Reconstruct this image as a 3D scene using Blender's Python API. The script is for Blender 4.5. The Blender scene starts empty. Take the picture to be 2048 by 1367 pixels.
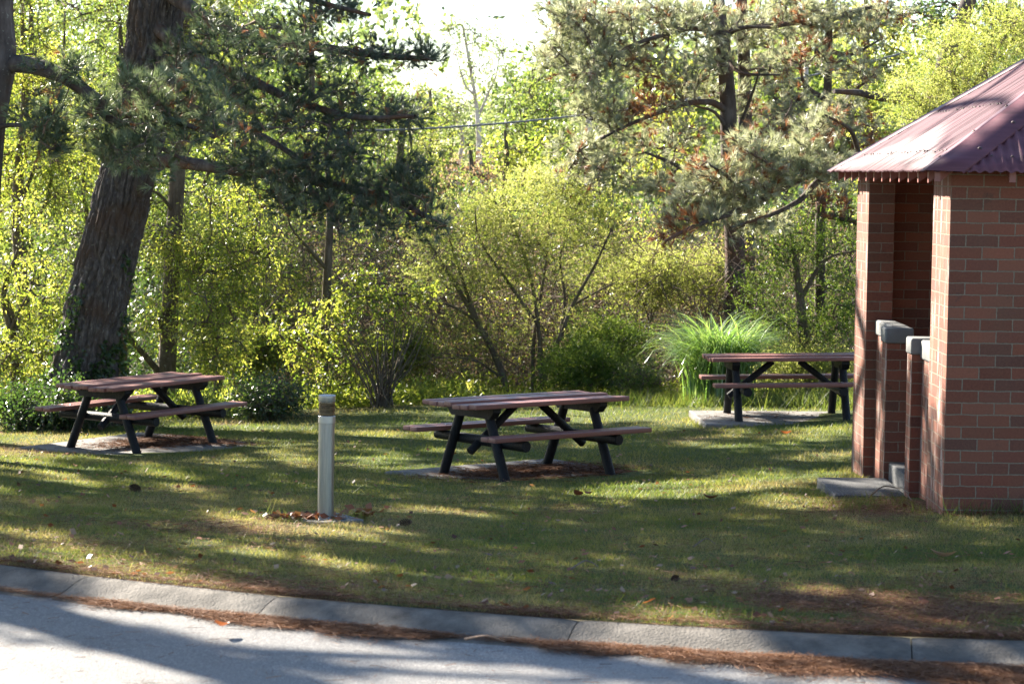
import bpy, bmesh, math, time
import numpy as np
from mathutils import Vector, Matrix
T0 = time.time()
RNG = np.random.default_rng(7)
S = bpy.context.scene
COL = S.collection

# ------------------------------------------------------------------ camera model
FPX, PITCH, ROLL, CAM = 4836.0, 0.0699, 0.013, np.array([0.0, 0.0, 2.45])
_F = np.array([0, math.cos(PITCH), -math.sin(PITCH)])
_R0 = np.array([1.0, 0, 0]); _U0 = np.array([0, math.sin(PITCH), math.cos(PITCH)])
_R = math.cos(ROLL) * _R0 + math.sin(ROLL) * _U0
_U = -math.sin(ROLL) * _R0 + math.cos(ROLL) * _U0

def at(px, py, Y):
    """point at depth Y on the sight line measured in the photograph"""
    d = _F + _R * (px - 1024) / FPX + _U * (683.5 - py) / FPX
    return CAM + d * (Y / d[1])

def sp(x, k=1.2):
    return np.log1p(np.exp(np.clip(k * np.asarray(x, float), -30, 30))) / k

def kerbY(X):
    X = np.asarray(X, float)
    mid = 11.94 - .326 * X + .0511 * X * X
    lo = 11.94 + .326 * 5 + .0511 * 25 + (-.837) * (X + 5)
    hi = 11.94 - .326 * 3.2 + .0511 * 3.2 ** 2 + 0 * X
    return np.where(X < -5, lo, np.where(X > 3.2, hi, mid))

_TT = np.array([-5, 0, 5.2, 11, 16, 21, 24, 28, 34, 50, 80, 120, 170, 400.])
_ZZ = np.array([.55, .25, -.085, -.45, -.575, -.69, -1.02, -1.9, -2.7, -3.6, -4.6, -2.0, 1.0, 6.0])
_tg = np.linspace(-5, 400, 8101)
_zg = np.interp(_tg, _TT, _ZZ)
_k = np.hanning(61); _k /= _k.sum()
_zs = np.convolve(np.pad(_zg, 30, mode='edge'), _k, mode='valid')
_zs[_tg < 1.5] = .25 - .0644 * _tg[_tg < 1.5]

def ground(X, Y):
    X = np.asarray(X, float); Y = np.asarray(Y, float)
    t = Y - kerbY(X)
    px, nx = np.minimum(sp(X), 8) - .55, np.minimum(sp(-X), 8) - .55
    px, nx = np.maximum(px, 0), np.maximum(nx, 0)
    te = t + np.clip(t - 11, 0, 20) * .035 * px
    z = np.interp(te, _tg, _zs)
    tc = np.clip(t, 0, 22)
    z = z + .035 * np.clip((t - 11) / 5, 0, 1) * np.clip(px / 2.5, 0, 1)
    return z + px * .06 * (1 - np.exp(-tc / 5)) - .0040 * nx * tc

def on_ground(px, py, dz=0.0):
    lo, hi = 5.0, 60.0
    for _ in range(50):
        m = (lo + hi) / 2; p = at(px, py, m)
        if p[2] > ground(p[0], p[1]) + dz: lo = m
        else: hi = m
    return at(px, py, lo)

# ------------------------------------------------------------------ noise helpers
class VN:
    def __init__(s, seed): s.g = np.random.default_rng(seed).random((256, 256))
    def n(s, x, y):
        xi, yi = np.floor(x).astype(int), np.floor(y).astype(int); fx, fy = x - xi, y - yi
        fx, fy = fx * fx * (3 - 2 * fx), fy * fy * (3 - 2 * fy); g = s.g
        a = g[xi % 256, yi % 256]; b = g[(xi + 1) % 256, yi % 256]; c = g[xi % 256, (yi + 1) % 256]; d = g[(xi + 1) % 256, (yi + 1) % 256]
        return (a * (1 - fx) + b * fx) * (1 - fy) + (c * (1 - fx) + d * fx) * fy
    def fbm(s, x, y, o=4):
        t, a, w = 0, .5, 0
        for k in range(o):
            t = t + a * s.n(x * 2 ** k + 17 * k, y * 2 ** k + 9 * k); w += a; a *= .55
        return t / w
N1, N2, N3 = VN(1), VN(2), VN(3)

def unit(v): return v / np.maximum(np.linalg.norm(v, axis=-1, keepdims=True), 1e-9)

# ------------------------------------------------------------------ mesh helpers
class MB:
    """gathers vertices and polygons (with a float per vertex) for one mesh"""
    def __init__(s): s.V, s.Q, s.T, s.A, s.n = [], [], [], [], 0; s.Qm, s.Tm = [], []
    def add(s, V, Q=None, T=None, a=0.0, m=0):
        V = np.asarray(V, float).reshape(-1, 3); n = len(V)
        s.V.append(V); s.A.append(np.broadcast_to(np.asarray(a, float), (n,)))
        if Q is not None and len(Q):
            Q = np.asarray(Q, int).reshape(-1, 4) + s.n; s.Q.append(Q); s.Qm.append(np.full(len(Q), m))
        if T is not None and len(T):
            T = np.asarray(T, int).reshape(-1, 3) + s.n; s.T.append(T); s.Tm.append(np.full(len(T), m))
        s.n += n
    def build(s, name, mats, parent=None, smooth=False):
        V = np.concatenate(s.V) if s.V else np.zeros((0, 3))
        Q = np.concatenate(s.Q) if s.Q else np.zeros((0, 4), int); T = np.concatenate(s.T) if s.T else np.zeros((0, 3), int)
        me = bpy.data.meshes.new(name)
        me.vertices.add(len(V)); me.vertices.foreach_set('co', V.astype(np.float32).ravel())
        nl = Q.size + T.size
        me.loops.add(nl); me.loops.foreach_set('vertex_index', np.concatenate([Q.ravel(), T.ravel()]).astype(np.int32))
        npoly = len(Q) + len(T)
        me.polygons.add(npoly)
        st = np.concatenate([np.arange(len(Q)) * 4, Q.size + np.arange(len(T)) * 3]).astype(np.int32)
        me.polygons.foreach_set('loop_start', st)
        mi = np.concatenate(s.Qm + s.Tm).astype(np.int32) if npoly else np.zeros(0, np.int32)
        mats = mats if isinstance(mats, (list, tuple)) else [mats]
        for m in mats: me.materials.append(m)
        me.polygons.foreach_set('material_index', mi)
        if smooth: me.polygons.foreach_set('use_smooth', np.ones(npoly, bool))
        at_ = me.attributes.new('rnd', 'FLOAT', 'POINT')
        at_.data.foreach_set('value', np.concatenate(s.A).astype(np.float32) if s.A else np.zeros(0, np.float32))
        me.update(calc_edges=True)
        o = bpy.data.objects.new(name, me); COL.objects.link(o)
        if parent is not None: o.parent = parent
        return o

def catmull(P, R, step):
    P = np.asarray(P, float); R = np.asarray(R, float)
    if len(P) < 2: return P, R
    Q = np.vstack([2 * P[0] - P[1], P, 2 * P[-1] - P[-2]])
    out, rr = [], []
    for i in range(len(P) - 1):
        p0, p1, p2, p3 = Q[i:i + 4]; n = max(1, int(np.linalg.norm(p2 - p1) / step))
        t = np.arange(n)[:, None] / n
        out.append(.5 * (2 * p1 + (p2 - p0) * t + (2 * p0 - 5 * p1 + 4 * p2 - p3) * t * t + (3 * p1 - p0 - 3 * p2 + p3) * t ** 3))
        rr.append(R[i] + (R[i + 1] - R[i]) * t[:, 0])
    out.append(P[-1:]); rr.append(R[-1:])
    return np.vstack(out), np.concatenate(rr)

def tube(mb, P, R, sides=5, a=0.5, m=0, cap=False):
    P = np.asarray(P, float); n = len(P); R = np.broadcast_to(R, (n,))
    if n < 2: return
    Tn = unit(np.gradient(P, axis=0))
    ref = np.array([0, 0, 1.0]) if abs(Tn[0, 2]) < .85 else np.array([1.0, 0, 0])
    N = unit(np.cross(Tn, np.cross(ref, Tn))); B = np.cross(Tn, N)
    th = np.arange(sides) * 2 * np.pi / sides
    V = P[:, None] + R[:, None, None] * (np.cos(th)[None, :, None] * N[:, None] + np.sin(th)[None, :, None] * B[:, None])
    i = np.arange(n - 1)[:, None] * sides; j = np.arange(sides)[None]; j2 = (j + 1) % sides
    Q = np.stack([i + j, i + j2, i + sides + j2, i + sides + j], -1).reshape(-1, 4)
    mb.add(V.reshape(-1, 3), Q, a=a, m=m)
    if cap:
        for e, c in ((0, P[0]), (n - 1, P[-1])):
            ring = V[e]; VV = np.vstack([ring, c]); k = np.arange(sides); k2 = (k + 1) % sides
            Tt = np.stack([k2, k, np.full(sides, sides)], -1) if e == 0 else np.stack([k, k2, np.full(sides, sides)], -1)
            mb.add(VV, T=Tt, a=a, m=m)

def boxes_bm(bm, x0, x1, y0, y1, z0, z1, bev=0.0, seg=2, M=None):
    r = bmesh.ops.create_cube(bm, size=1.0)
    vs = r['verts']
    for v in vs: v.co = Vector((x0 + (v.co.x + .5) * (x1 - x0), y0 + (v.co.y + .5) * (y1 - y0), z0 + (v.co.z + .5) * (z1 - z0)))
    if bev:
        es = {e for v in vs for e in v.link_edges}
        r = bmesh.ops.bevel(bm, geom=list(es), offset=bev, segments=seg, affect='EDGES', profile=.5)
        vs = list({v for f in r['faces'] for v in f.verts} | {v for v in vs if v.is_valid})
    if M is not None:
        for v in vs:
            if v.is_valid: v.co = M @ v.co
    return [v for v in vs if v.is_valid]

def cyl_bm(bm, p0, p1, r0, r1=None, seg=20, bev=.006, jit=0.0, rng=None):
    """log between two points, end edges eased"""
    r1 = r0 if r1 is None else r1
    p0, p1 = Vector(p0), Vector(p1); d = (p1 - p0); L = d.length; q = d.to_track_quat('Z', 'Y')
    prof = [(0, r0 - bev), (bev, r0)] + [(L * t, r0 + (r1 - r0) * t) for t in (.25, .5, .75)] + [(L - bev, r1), (L, r1 - bev)]
    rings = []
    for k, (h, r) in enumerate(prof):
        ring = []
        for i in range(seg):
            a = 2 * math.pi * i / seg; rr = r * (1 + (jit * rng.standard_normal() if rng is not None else 0))
            ring.append(bm.verts.new(p0 + q @ Vector((rr * math.cos(a), rr * math.sin(a), h))))
        rings.append(ring)
    for A, B in zip(rings, rings[1:]):
        for i in range(seg): bm.faces.new((A[i], A[(i + 1) % seg], B[(i + 1) % seg], B[i]))
    bm.faces.new(rings[0][::-1]); bm.faces.new(rings[-1])

def lathe_bm(bm, prof, seg=40, c=(0, 0)):
    rings = []
    for r, z in prof:
        rings.append([bm.verts.new((c[0] + r * math.cos(2 * math.pi * i / seg), c[1] + r * math.sin(2 * math.pi * i / seg), z)) for i in range(seg)])
    for A, B in zip(rings, rings[1:]):
        for i in range(seg): bm.faces.new((A[i], A[(i + 1) % seg], B[(i + 1) % seg], B[i]))
    bm.faces.new(rings[0][::-1]); bm.faces.new(rings[-1])

def bm_obj(name, bm, mat, parent=None, smooth=False, ang=35):
    bmesh.ops.recalc_face_normals(bm, faces=bm.faces)
    me = bpy.data.meshes.new(name); bm.to_mesh(me); bm.free()
    for m in (mat if isinstance(mat, (list, tuple)) else [mat]): me.materials.append(m)
    if smooth:
        for p in me.polygons: p.use_smooth = True
        me.set_sharp_from_angle(angle=math.radians(ang))
    o = bpy.data.objects.new(name, me); COL.objects.link(o)
    if parent is not None: o.parent = parent
    return o

def empty(name, loc, label, cat, group=None, rz=0.0):
    o = bpy.data.objects.new(name, None); COL.objects.link(o); o.location = loc; o.rotation_euler = (0, 0, rz)
    o.empty_display_size = .2
    return tag(o, label, cat, group)
def tag(o, label, cat, group=None):
    o['label'] = label; o['category'] = cat
    if group: o['group'] = group
    return o
def kind(o, k): o['kind'] = k; return o
def copy_tree(o, parent=None):
    c = o.copy(); COL.objects.link(c)
    if parent is not None: c.parent = parent
    for ch in list(o.children): copy_tree(ch, c)
    return c

# ------------------------------------------------------------------ materials
def new_mat(name):
    m = bpy.data.materials.new(name); m.use_nodes = True
    nt = m.node_tree; nt.nodes.clear()
    out = nt.nodes.new('ShaderNodeOutputMaterial')
    return m, nt, out
class NT:
    def __init__(s, nt): s.nt = nt
    def __call__(s, typ, ins=None, **kw):
        n = s.nt.nodes.new('ShaderNode' + typ)
        for k, v in kw.items(): setattr(n, k, v)
        for k, v in (ins or {}).items():
            if isinstance(v, bpy.types.NodeSocket): s.nt.links.new(v, n.inputs[k])
            else:
                if isinstance(v, (tuple, list)) and len(v) == 3 and n.inputs[k].type == 'RGBA': v = (*v, 1)
                n.inputs[k].default_value = v
        return n
    def ramp(s, fac, stops, interp='LINEAR'):
        n = s.nt.nodes.new('ShaderNodeValToRGB'); n.color_ramp.interpolation = interp
        el = n.color_ramp.elements
        while len(el) < len(stops): el.new(.5)
        for e, (p, c) in zip(el, stops): e.position = p; e.color = (*c, 1) if len(c) == 3 else c
        s.nt.links.new(fac, n.inputs[0]); return n.outputs[0]
    def mix(s, f, a, b, bt='MIX'):
        n = s.nt.nodes.new('ShaderNodeMix'); n.data_type = 'RGBA'; n.blend_type = bt
        for idx, v in ((0, f), (6, a), (7, b)):
            if isinstance(v, bpy.types.NodeSocket): s.nt.links.new(v, n.inputs[idx])
            else: n.inputs[idx].default_value = v if idx == 0 else (*v, 1)
        return n.outputs[2]
    def link(s, a, b): s.nt.links.new(a, b)

def leaf_mat(name, ref, tra, tf=.5, rough=.5, spec=.35):
    """leaf: ramp of reflected colours, ramp of transmitted colours, over the per-leaf random number"""
    m, nt, out = new_mat(name); N = NT(nt)
    r = N('Attribute', attribute_name='rnd').outputs['Fac']
    c1 = N.ramp(r, ref); c2 = N.ramp(r, tra)
    p = N('BsdfPrincipled', {'Base Color': c1, 'Roughness': rough, 'Specular IOR Level': spec})
    t = N('BsdfTranslucent', {'Color': c2})
    mx = N('MixShader', {0: tf, 1: p.outputs[0], 2: t.outputs[0]})
    N.link(mx.outputs[0], out.inputs[0]); return m

def stops(*c):
    n = len(c); return [(i / (n - 1) if n > 1 else 0, x) for i, x in enumerate(c)]

M = {}
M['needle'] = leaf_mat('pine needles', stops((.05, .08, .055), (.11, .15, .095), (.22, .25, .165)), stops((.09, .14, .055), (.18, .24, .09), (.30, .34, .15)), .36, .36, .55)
M['needle_dark'] = leaf_mat('dark pine needles', stops((.03, .055, .043), (.075, .105, .078), (.18, .21, .15)), stops((.04, .07, .03), (.08, .12, .045), (.15, .19, .08)), .28, .4, .4)  # shaded copy for the leaning pine: shade is put into the colour
M['needle_pale'] = leaf_mat('pale pine needles', stops((.14, .16, .10), (.28, .30, .205), (.40, .41, .295), (.52, .51, .39)), stops((.24, .27, .11), (.36, .39, .18), (.46, .47, .26), (.54, .53, .34)), .42, .34, .6)  # sunlit copy for the right-hand pines: lit sheen is put into the colour
M['needle_dead'] = leaf_mat('dead pine needles', stops((.16, .06, .025), (.26, .11, .05), (.34, .17, .09)), stops((.25, .09, .03), (.36, .15, .06), (.44, .22, .1)), .35, .5, .3)
M['leaf_lime'] = leaf_mat('lime broad leaves', stops((.06, .11, .02), (.10, .16, .03), (.17, .21, .04)), stops((.18, .28, .03), (.42, .49, .05), (.74, .70, .13)), .54, .38, .5)
M['leaf_green'] = leaf_mat('green broad leaves', stops((.03, .065, .015), (.055, .10, .022), (.10, .14, .035)), stops((.10, .18, .025), (.25, .34, .05), (.46, .50, .10)), .5, .36, .5)
M['leaf_dark'] = leaf_mat('dark glossy leaves', stops((.015, .035, .012), (.03, .055, .018), (.05, .08, .025)), stops((.05, .11, .02), (.10, .19, .03), (.2, .3, .04)), .35, .32, .6)
M['feather'] = leaf_mat('feathery shrub leaves', stops((.07, .09, .025), (.15, .165, .05), (.30, .29, .11)), stops((.20, .275, .04), (.44, .485, .09), (.74, .70, .27)), .54, .5, .3)
M['feather_dark'] = leaf_mat('dark feathery leaves', stops((.03, .055, .015), (.05, .085, .02), (.10, .14, .035)), stops((.09, .16, .02), (.18, .28, .03), (.38, .46, .06)), .45, .5, .3)
M['dry'] = leaf_mat('dry undergrowth', stops((.10, .065, .04), (.18, .12, .075), (.27, .2, .13)), stops((.24, .14, .07), (.36, .24, .12), (.46, .36, .2)), .45, .6, .2)
M['gum'] = leaf_mat('gum leaves', stops((.09, .13, .06), (.14, .18, .085), (.22, .25, .13)), stops((.2, .28, .08), (.3, .38, .11), (.45, .5, .18)), .42, .4, .5)
M['strap'] = leaf_mat('strap grass blades', stops((.06, .11, .045), (.14, .22, .09), (.30, .38, .2)), stops((.14, .3, .04), (.28, .45, .07), (.45, .58, .14)), .4, .25, .75)
M['blade'] = leaf_mat('lawn blades', stops((.045, .07, .018), (.09, .105, .03), (.17, .15, .06), (.25, .19, .095)), stops((.13, .2, .03), (.28, .30, .05), (.42, .36, .10), (.46, .34, .15)), .42, .5, .25)
M['litter'] = leaf_mat('fallen pine needles', stops((.065, .03, .017), (.145, .068, .036), (.27, .155, .09)), stops((.12, .04, .015), (.22, .09, .03), (.3, .15, .06)), .15, .7, .08)
M['fallen'] = leaf_mat('fallen leaves', stops((.06, .026, .016), (.20, .065, .025), (.24, .11, .05), (.26, .18, .12)), stops((.14, .05, .02), (.42, .12, .03), (.4, .2, .07), (.4, .3, .2)), .25, .5, .4)

def bark_mat(name, c, scale=9, rough=.9, str_=.6, zs=.35):
    m, nt, out = new_mat(name); N = NT(nt)
    tc = N('TexCoord').outputs['Object']
    mp = N('Mapping', {'Vector': tc, 'Scale': (scale, scale, scale * zs)}).outputs[0]
    no = N('TexNoise', {'Vector': mp, 'Scale': 1.0, 'Detail': 6, 'Roughness': .65}).outputs[0]
    n2 = N('TexNoise', {'Vector': tc, 'Scale': 2.2, 'Detail': 3}).outputs[0]
    n3 = N('TexNoise', {'Vector': tc, 'Scale': 28, 'Detail': 3}).outputs[0]
    col = N.ramp(no, [(.3, c[0]), (.5, c[1]), (.68, c[2])])
    col = N.mix(N.ramp(n2, [(.5, (0, 0, 0)), (.66, (1, 1, 1))]), col, c[3])
    col = N.mix(N.ramp(n3, [(.66, (0, 0, 0)), (.72, (.7, .7, .7))]), col, (.24, .24, .2))
    b = N('Bump', {'Height': no, 'Strength': str_, 'Distance': .03})
    p = N('BsdfPrincipled', {'Base Color': col, 'Roughness': rough, 'Normal': b.outputs[0], 'Specular IOR Level': .2})
    N.link(p.outputs[0], out.inputs[0]); return m
M['bark_pine'] = bark_mat('pine bark', ((.035, .028, .026), (.075, .06, .055), (.13, .108, .10), (.115, .062, .04)), 9)
M['bark_plate'] = bark_mat('plated pine bark', ((.04, .033, .031), (.082, .069, .064), (.16, .14, .13), (.085, .056, .042)), 26, .88, .8, .4)
M['bark_grey'] = bark_mat('grey brown bark', ((.06, .045, .032), (.11, .085, .062), (.17, .14, .105), (.09, .075, .04)), 14)
M['twig'] = bark_mat('dry twigs', ((.07, .05, .04), (.13, .095, .075), (.22, .17, .14), (.17, .11, .08)), 20)
M['bark_gum'] = bark_mat('pale gum bark', ((.35, .31, .28), (.5, .46, .42), (.62, .58, .54), (.3, .22, .17)), 6)

def solid(name, c, rough=.6, metal=0.0, spec=.5, var=.25, scale=8, bump=.0, bscale=60, stretch=(1, 1, 1), c2=None):
    m, nt, out = new_mat(name); N = NT(nt)
    tc = N('Mapping', {'Vector': N('TexCoord').outputs['Object'], 'Scale': stretch}).outputs[0]
    n1 = N('TexNoise', {'Vector': tc, 'Scale': scale, 'Detail': 6, 'Roughness': .6}).outputs[0]
    lo = tuple(x * (1 - var) for x in c); hi = tuple(min(1, x * (1 + var)) for x in c)
    col = N.ramp(n1, [(.3, lo), (.7, hi)])
    if c2 is not None:
        n3 = N('TexNoise', {'Vector': tc, 'Scale': scale * .45, 'Detail': 5, 'Roughness': .7}).outputs[0]
        col = N.mix(N.ramp(n3, [(.52, (0, 0, 0)), (.64, (1, 1, 1))]), col, c2)
    ins = {'Base Color': col, 'Roughness': rough, 'Metallic': metal, 'Specular IOR Level': spec}
    if bump:
        n2 = N('TexNoise', {'Vector': tc, 'Scale': bscale, 'Detail': 4}).outputs[0]
        ins['Normal'] = N('Bump', {'Height': n2, 'Strength': bump, 'Distance': .01}).outputs[0]
    if name == 'maroon painted boards':
        rd = N('ObjectInfo').outputs['Random']
        ins['Base Color'] = N.mix(N('Math', {0: rd, 1: .5}, operation='MULTIPLY').outputs[0], col, (.21, .10, .082))
    p = N('BsdfPrincipled', ins); N.link(p.outputs[0], out.inputs[0]); return m
M['board'] = solid('maroon painted boards', (.165, .054, .042), .45, 0, .45, .25, 5, .3, 40, (1, 14, 6), (.20, .088, .072))
M['log'] = solid('black stained logs', (.007, .0074, .009), .55, 0, .22, .5, 10, .5, 60, (6, 6, 1.5), (.016, .016, .019))
M['slab'] = solid('weathered concrete slab', (.16, .15, .14), .85, 0, .3, .3, 5, .35, 90, (1, 1, 1), (.095, .09, .082))
M['floor'] = solid('pale shelter floor', (.36, .33, .28), .7)
M['kerb'] = solid('kerb concrete', (.11, .098, .084), .88, 0, .2, .42, 7, .8, 70, (1, 1, 1), (.072, .067, .06))
M['coping'] = solid('grey coping concrete', (.14, .14, .137), .75, 0, .35, .15, 7, .25, 90)
M['step'] = solid('pebbled step concrete', (.075, .075, .075), .8, 0, .35, .75, 60, .9, 90, (1, 1, 1), (.035, .035, .036))
M['steel'] = solid('maroon roof steel', (.098, .038, .05), .58, 0, .2, .36, 5, 0, 60, (.25, 2.2, .25))  # dirt streaks up the slope, also standing in for the ribs' shading
M['trim'] = solid('maroon rafter paint', (.22, .075, .062), .5, 0, .5, .12, 6)
M['screw'] = solid('dark roof screws', (.05, .022, .022), .5, .3, .5, .1)
M['alu'] = solid('brushed aluminium', (.30, .305, .31), .34, .9, .5, .1, 12, .12, 90, (8, 8, .6), (.36, .355, .35))
M['alu_ring'] = solid('bright aluminium rings', (.42, .42, .42), .35, .85, .5, .06, 12)
M['cable'] = solid('twisted grey cable', (.16, .17, .19), .5, 0, .5, .2, 30)
M['cone'] = solid('pine cone scales', (.09, .055, .035), .8, 0, .3, .4, 60)
M['ground_bush'] = solid('bush floor litter', (.12, .085, .05), .95, 0, .1, .4, 3, .6, 20, (1, 1, 1), (.09, .11, .035))

def lens_mat():
    m, nt, out = new_mat('smoked amber lens'); N = NT(nt)
    tc = N('TexCoord').outputs['Object']
    n = N('TexNoise', {'Vector': N('Mapping', {'Vector': tc, 'Scale': (6, 6, 40)}).outputs[0], 'Scale': 1.5, 'Detail': 3}).outputs[0]
    c = N.ramp(n, [(.35, (.04, .026, .013)), (.6, (.15, .10, .05))])
    p = N('BsdfPrincipled', {'Base Color': c, 'Roughness': .18, 'Transmission Weight': .35, 'IOR': 1.45})
    N.link(p.outputs[0], out.inputs[0]); return m
M['lens'] = lens_mat()

def brick_mat():
    m, nt, out = new_mat('red brown brickwork'); N = NT(nt)
    uv = N('UVMap', uv_map='UVMap').outputs[0]
    tc = N('TexCoord').outputs['Object']
    nz = N('TexNoise', {'Vector': uv, 'Scale': 14, 'Detail': 3})
    wv = N('VectorMath', {0: nz.outputs['Color'], 1: (.5, .5, .5)}, operation='SUBTRACT').outputs[0]
    wv = N('VectorMath', {0: wv, 'Scale': .012}, operation='SCALE').outputs[0]
    uvw = N('VectorMath', {0: uv, 1: wv}, operation='ADD').outputs[0]
    bt = N('TexBrick', {'Vector': uvw, 'Color1': (0, 0, 0), 'Color2': (1, 1, 1), 'Mortar': (0, 0, 0), 'Scale': 1.0, 'Mortar Size': .0048,
                        'Mortar Smooth': .18, 'Bias': 0.0, 'Brick Width': .24, 'Row Height': .0885}, offset=.5, offset_frequency=2)
    bc = N.ramp(bt.outputs['Color'], stops((.105, .031, .018), (.195, .058, .032), (.15, .045, .029), (.235, .078, .045), (.085, .034, .025), (.19, .063, .038)))
    n1 = N('TexNoise', {'Vector': tc, 'Scale': 55, 'Detail': 5, 'Roughness': .7}).outputs[0]
    bc = N.mix(.3, bc, N.ramp(n1, [(.3, (.06, .024, .018)), (.7, (.23, .092, .056))]))
    n2 = N('TexNoise', {'Vector': tc, 'Scale': 1.6, 'Detail': 4}).outputs[0]
    bc = N.mix(N.ramp(n2, [(.45, (0, 0, 0)), (.75, (.45, .45, .45))]), bc, (.115, .068, .045))
    # salt bloom: pale vertical streaks
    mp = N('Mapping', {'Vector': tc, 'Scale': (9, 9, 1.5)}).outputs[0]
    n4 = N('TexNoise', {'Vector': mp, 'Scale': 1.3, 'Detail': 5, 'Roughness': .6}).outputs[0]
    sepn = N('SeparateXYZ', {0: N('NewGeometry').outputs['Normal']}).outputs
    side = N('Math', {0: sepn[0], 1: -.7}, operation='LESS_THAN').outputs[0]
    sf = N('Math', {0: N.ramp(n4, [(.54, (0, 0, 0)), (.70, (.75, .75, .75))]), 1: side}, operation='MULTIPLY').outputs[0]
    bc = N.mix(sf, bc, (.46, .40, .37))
    n5 = N('TexNoise', {'Vector': tc, 'Scale': 5.5, 'Detail': 6, 'Roughness': .75}).outputs[0]
    bc = N.mix(N.ramp(n5, [(.60, (0, 0, 0)), (.72, (.7, .7, .7))]), bc, (.05, .035, .028))
    mo = N.ramp(n1, [(.3, (.13, .098, .07)), (.7, (.225, .178, .13))])
    col = N.mix(bt.outputs['Fac'], bc, mo)
    h = N('Math', {0: N('Math', {0: 1.0, 1: bt.outputs['Fac']}, operation='SUBTRACT').outputs[0], 1: N('Math', {0: n1, 1: .25}, operation='MULTIPLY').outputs[0]}, operation='ADD').outputs[0]
    b = N('Bump', {'Height': h, 'Strength': .75, 'Distance': .006})
    p = N('BsdfPrincipled', {'Base Color': col, 'Roughness': .8, 'Normal': b.outputs[0], 'Specular IOR Level': .3})
    N.link(p.outputs[0], out.inputs[0]); return m
M['brick'] = brick_mat()

def asphalt_mat():
    m, nt, out = new_mat('worn asphalt'); N = NT(nt)
    tc = N('TexCoord').outputs['Object']
    v = N('TexVoronoi', {'Vector': tc, 'Scale': 130}).outputs
    n1 = N('TexNoise', {'Vector': tc, 'Scale': 1.3, 'Detail': 5}).outputs[0]
    c = N.ramp(v['Color'], [(.0, (.04, .038, .036)), (.6, (.10, .095, .09)), (1, (.25, .235, .22))])
    c = N.mix(N.ramp(n1, [(.4, (0, 0, 0)), (.7, (.5, .5, .5))]), c, (.12, .115, .11))
    b = N('Bump', {'Height': v['Distance'], 'Strength': .6, 'Distance': .004})
    p = N('BsdfPrincipled', {'Base Color': c, 'Roughness': .55, 'Normal': b.outputs[0], 'Specular IOR Level': .5})
    N.link(p.outputs[0], out.inputs[0]); return m
M['asphalt'] = asphalt_mat()

def lawn_mat():
    m, nt, out = new_mat('lawn soil and thatch'); N = NT(nt)
    r = N('Attribute', attribute_name='rnd').outputs['Fac']
    tc = N('TexCoord').outputs['Object']
    n1 = N('TexNoise', {'Vector': tc, 'Scale': 45, 'Detail': 6, 'Roughness': .7}).outputs[0]
    n2 = N('TexNoise', {'Vector': tc, 'Scale': 9, 'Detail': 5, 'Roughness': .6}).outputs[0]
    g = N.ramp(n1, [(.3, (.035, .05, .015)), (.5, (.07, .09, .028)), (.7, (.14, .135, .05))])
    d = N.ramp(n1, [(.3, (.06, .03, .018)), (.5, (.14, .075, .04)), (.7, (.24, .15, .085))])
    f = N('Math', {0: r, 1: N('Math', {0: n2, 1: -.5}, operation='ADD').outputs[0]}, operation='ADD').outputs[0]
    c = N.mix(N.ramp(f, [(.35, (0, 0, 0)), (.75, (1, 1, 1))]), g, d)
    b = N('Bump', {'Height': n1, 'Strength': .9, 'Distance': .03})
    p = N('BsdfPrincipled', {'Base Color': c, 'Roughness': .95, 'Normal': b.outputs[0], 'Specular IOR Level': .1})
    N.link(p.outputs[0], out.inputs[0]); return m
M['lawn'] = lawn_mat()
#@@SETTING
# ------------------------------------------------------------------ setting: lawn, kerb, road, bush floor
def dry(X, Y):
    """how much the lawn is brown litter here, 0..1"""
    t = Y - kerbY(X)
    n = N1.fbm(X * .55 + 31, Y * .55 + 7); n2 = N2.fbm(X * 1.9, Y * 1.9)
    d = np.clip(1.15 - t / 3.4, 0, 1) * np.clip((n - .36) * 2.6, 0, 1) * .42
    d = d + np.exp(-np.clip(t, 0, 9) / .12) * .7
    d = d + np.clip((n - .56) * 3.0, 0, .5)
    d = d + .9 * np.exp(-(((X - 2.9) / .75) ** 2 + ((Y - 18.6) / .9) ** 2))
    return np.clip(d * (.45 + 1.1 * n2) + np.clip(.20 - t / 60, 0, 1) * np.clip((n2 - .45) * 5, 0, 1), 0, 1)

def grid(xs, ts, fy, fz):
    X, Tt = np.meshgrid(xs, ts, indexing='ij'); Y = fy(X, Tt); Z = fz(X, Y)
    nx, ny = X.shape; i = np.arange(nx - 1)[:, None] * ny + np.arange(ny - 1)[None]
    Q = np.stack([i, i + ny, i + ny + 1, i + 1], -1).reshape(-1, 4)
    return np.stack([X, Y, Z], -1).reshape(-1, 3), Q

mb = MB()
xs = np.linspace(-9, 9, 181); ts = np.concatenate([np.linspace(0, 6, 61), np.linspace(6.2, 24, 90)])
V, Q = grid(xs, ts, lambda X, t: kerbY(X) + t, lambda X, Y: ground(X, Y) + .02 * (N1.fbm(X * 2.3, Y * 2.3) - .5) * np.clip((Y - kerbY(X)) * 2, 0, 1))
mb.add(V, Q, a=dry(V[:, 0], V[:, 1])); kind(mb.build('lawn', M['lawn'], smooth=True), 'structure')

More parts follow.
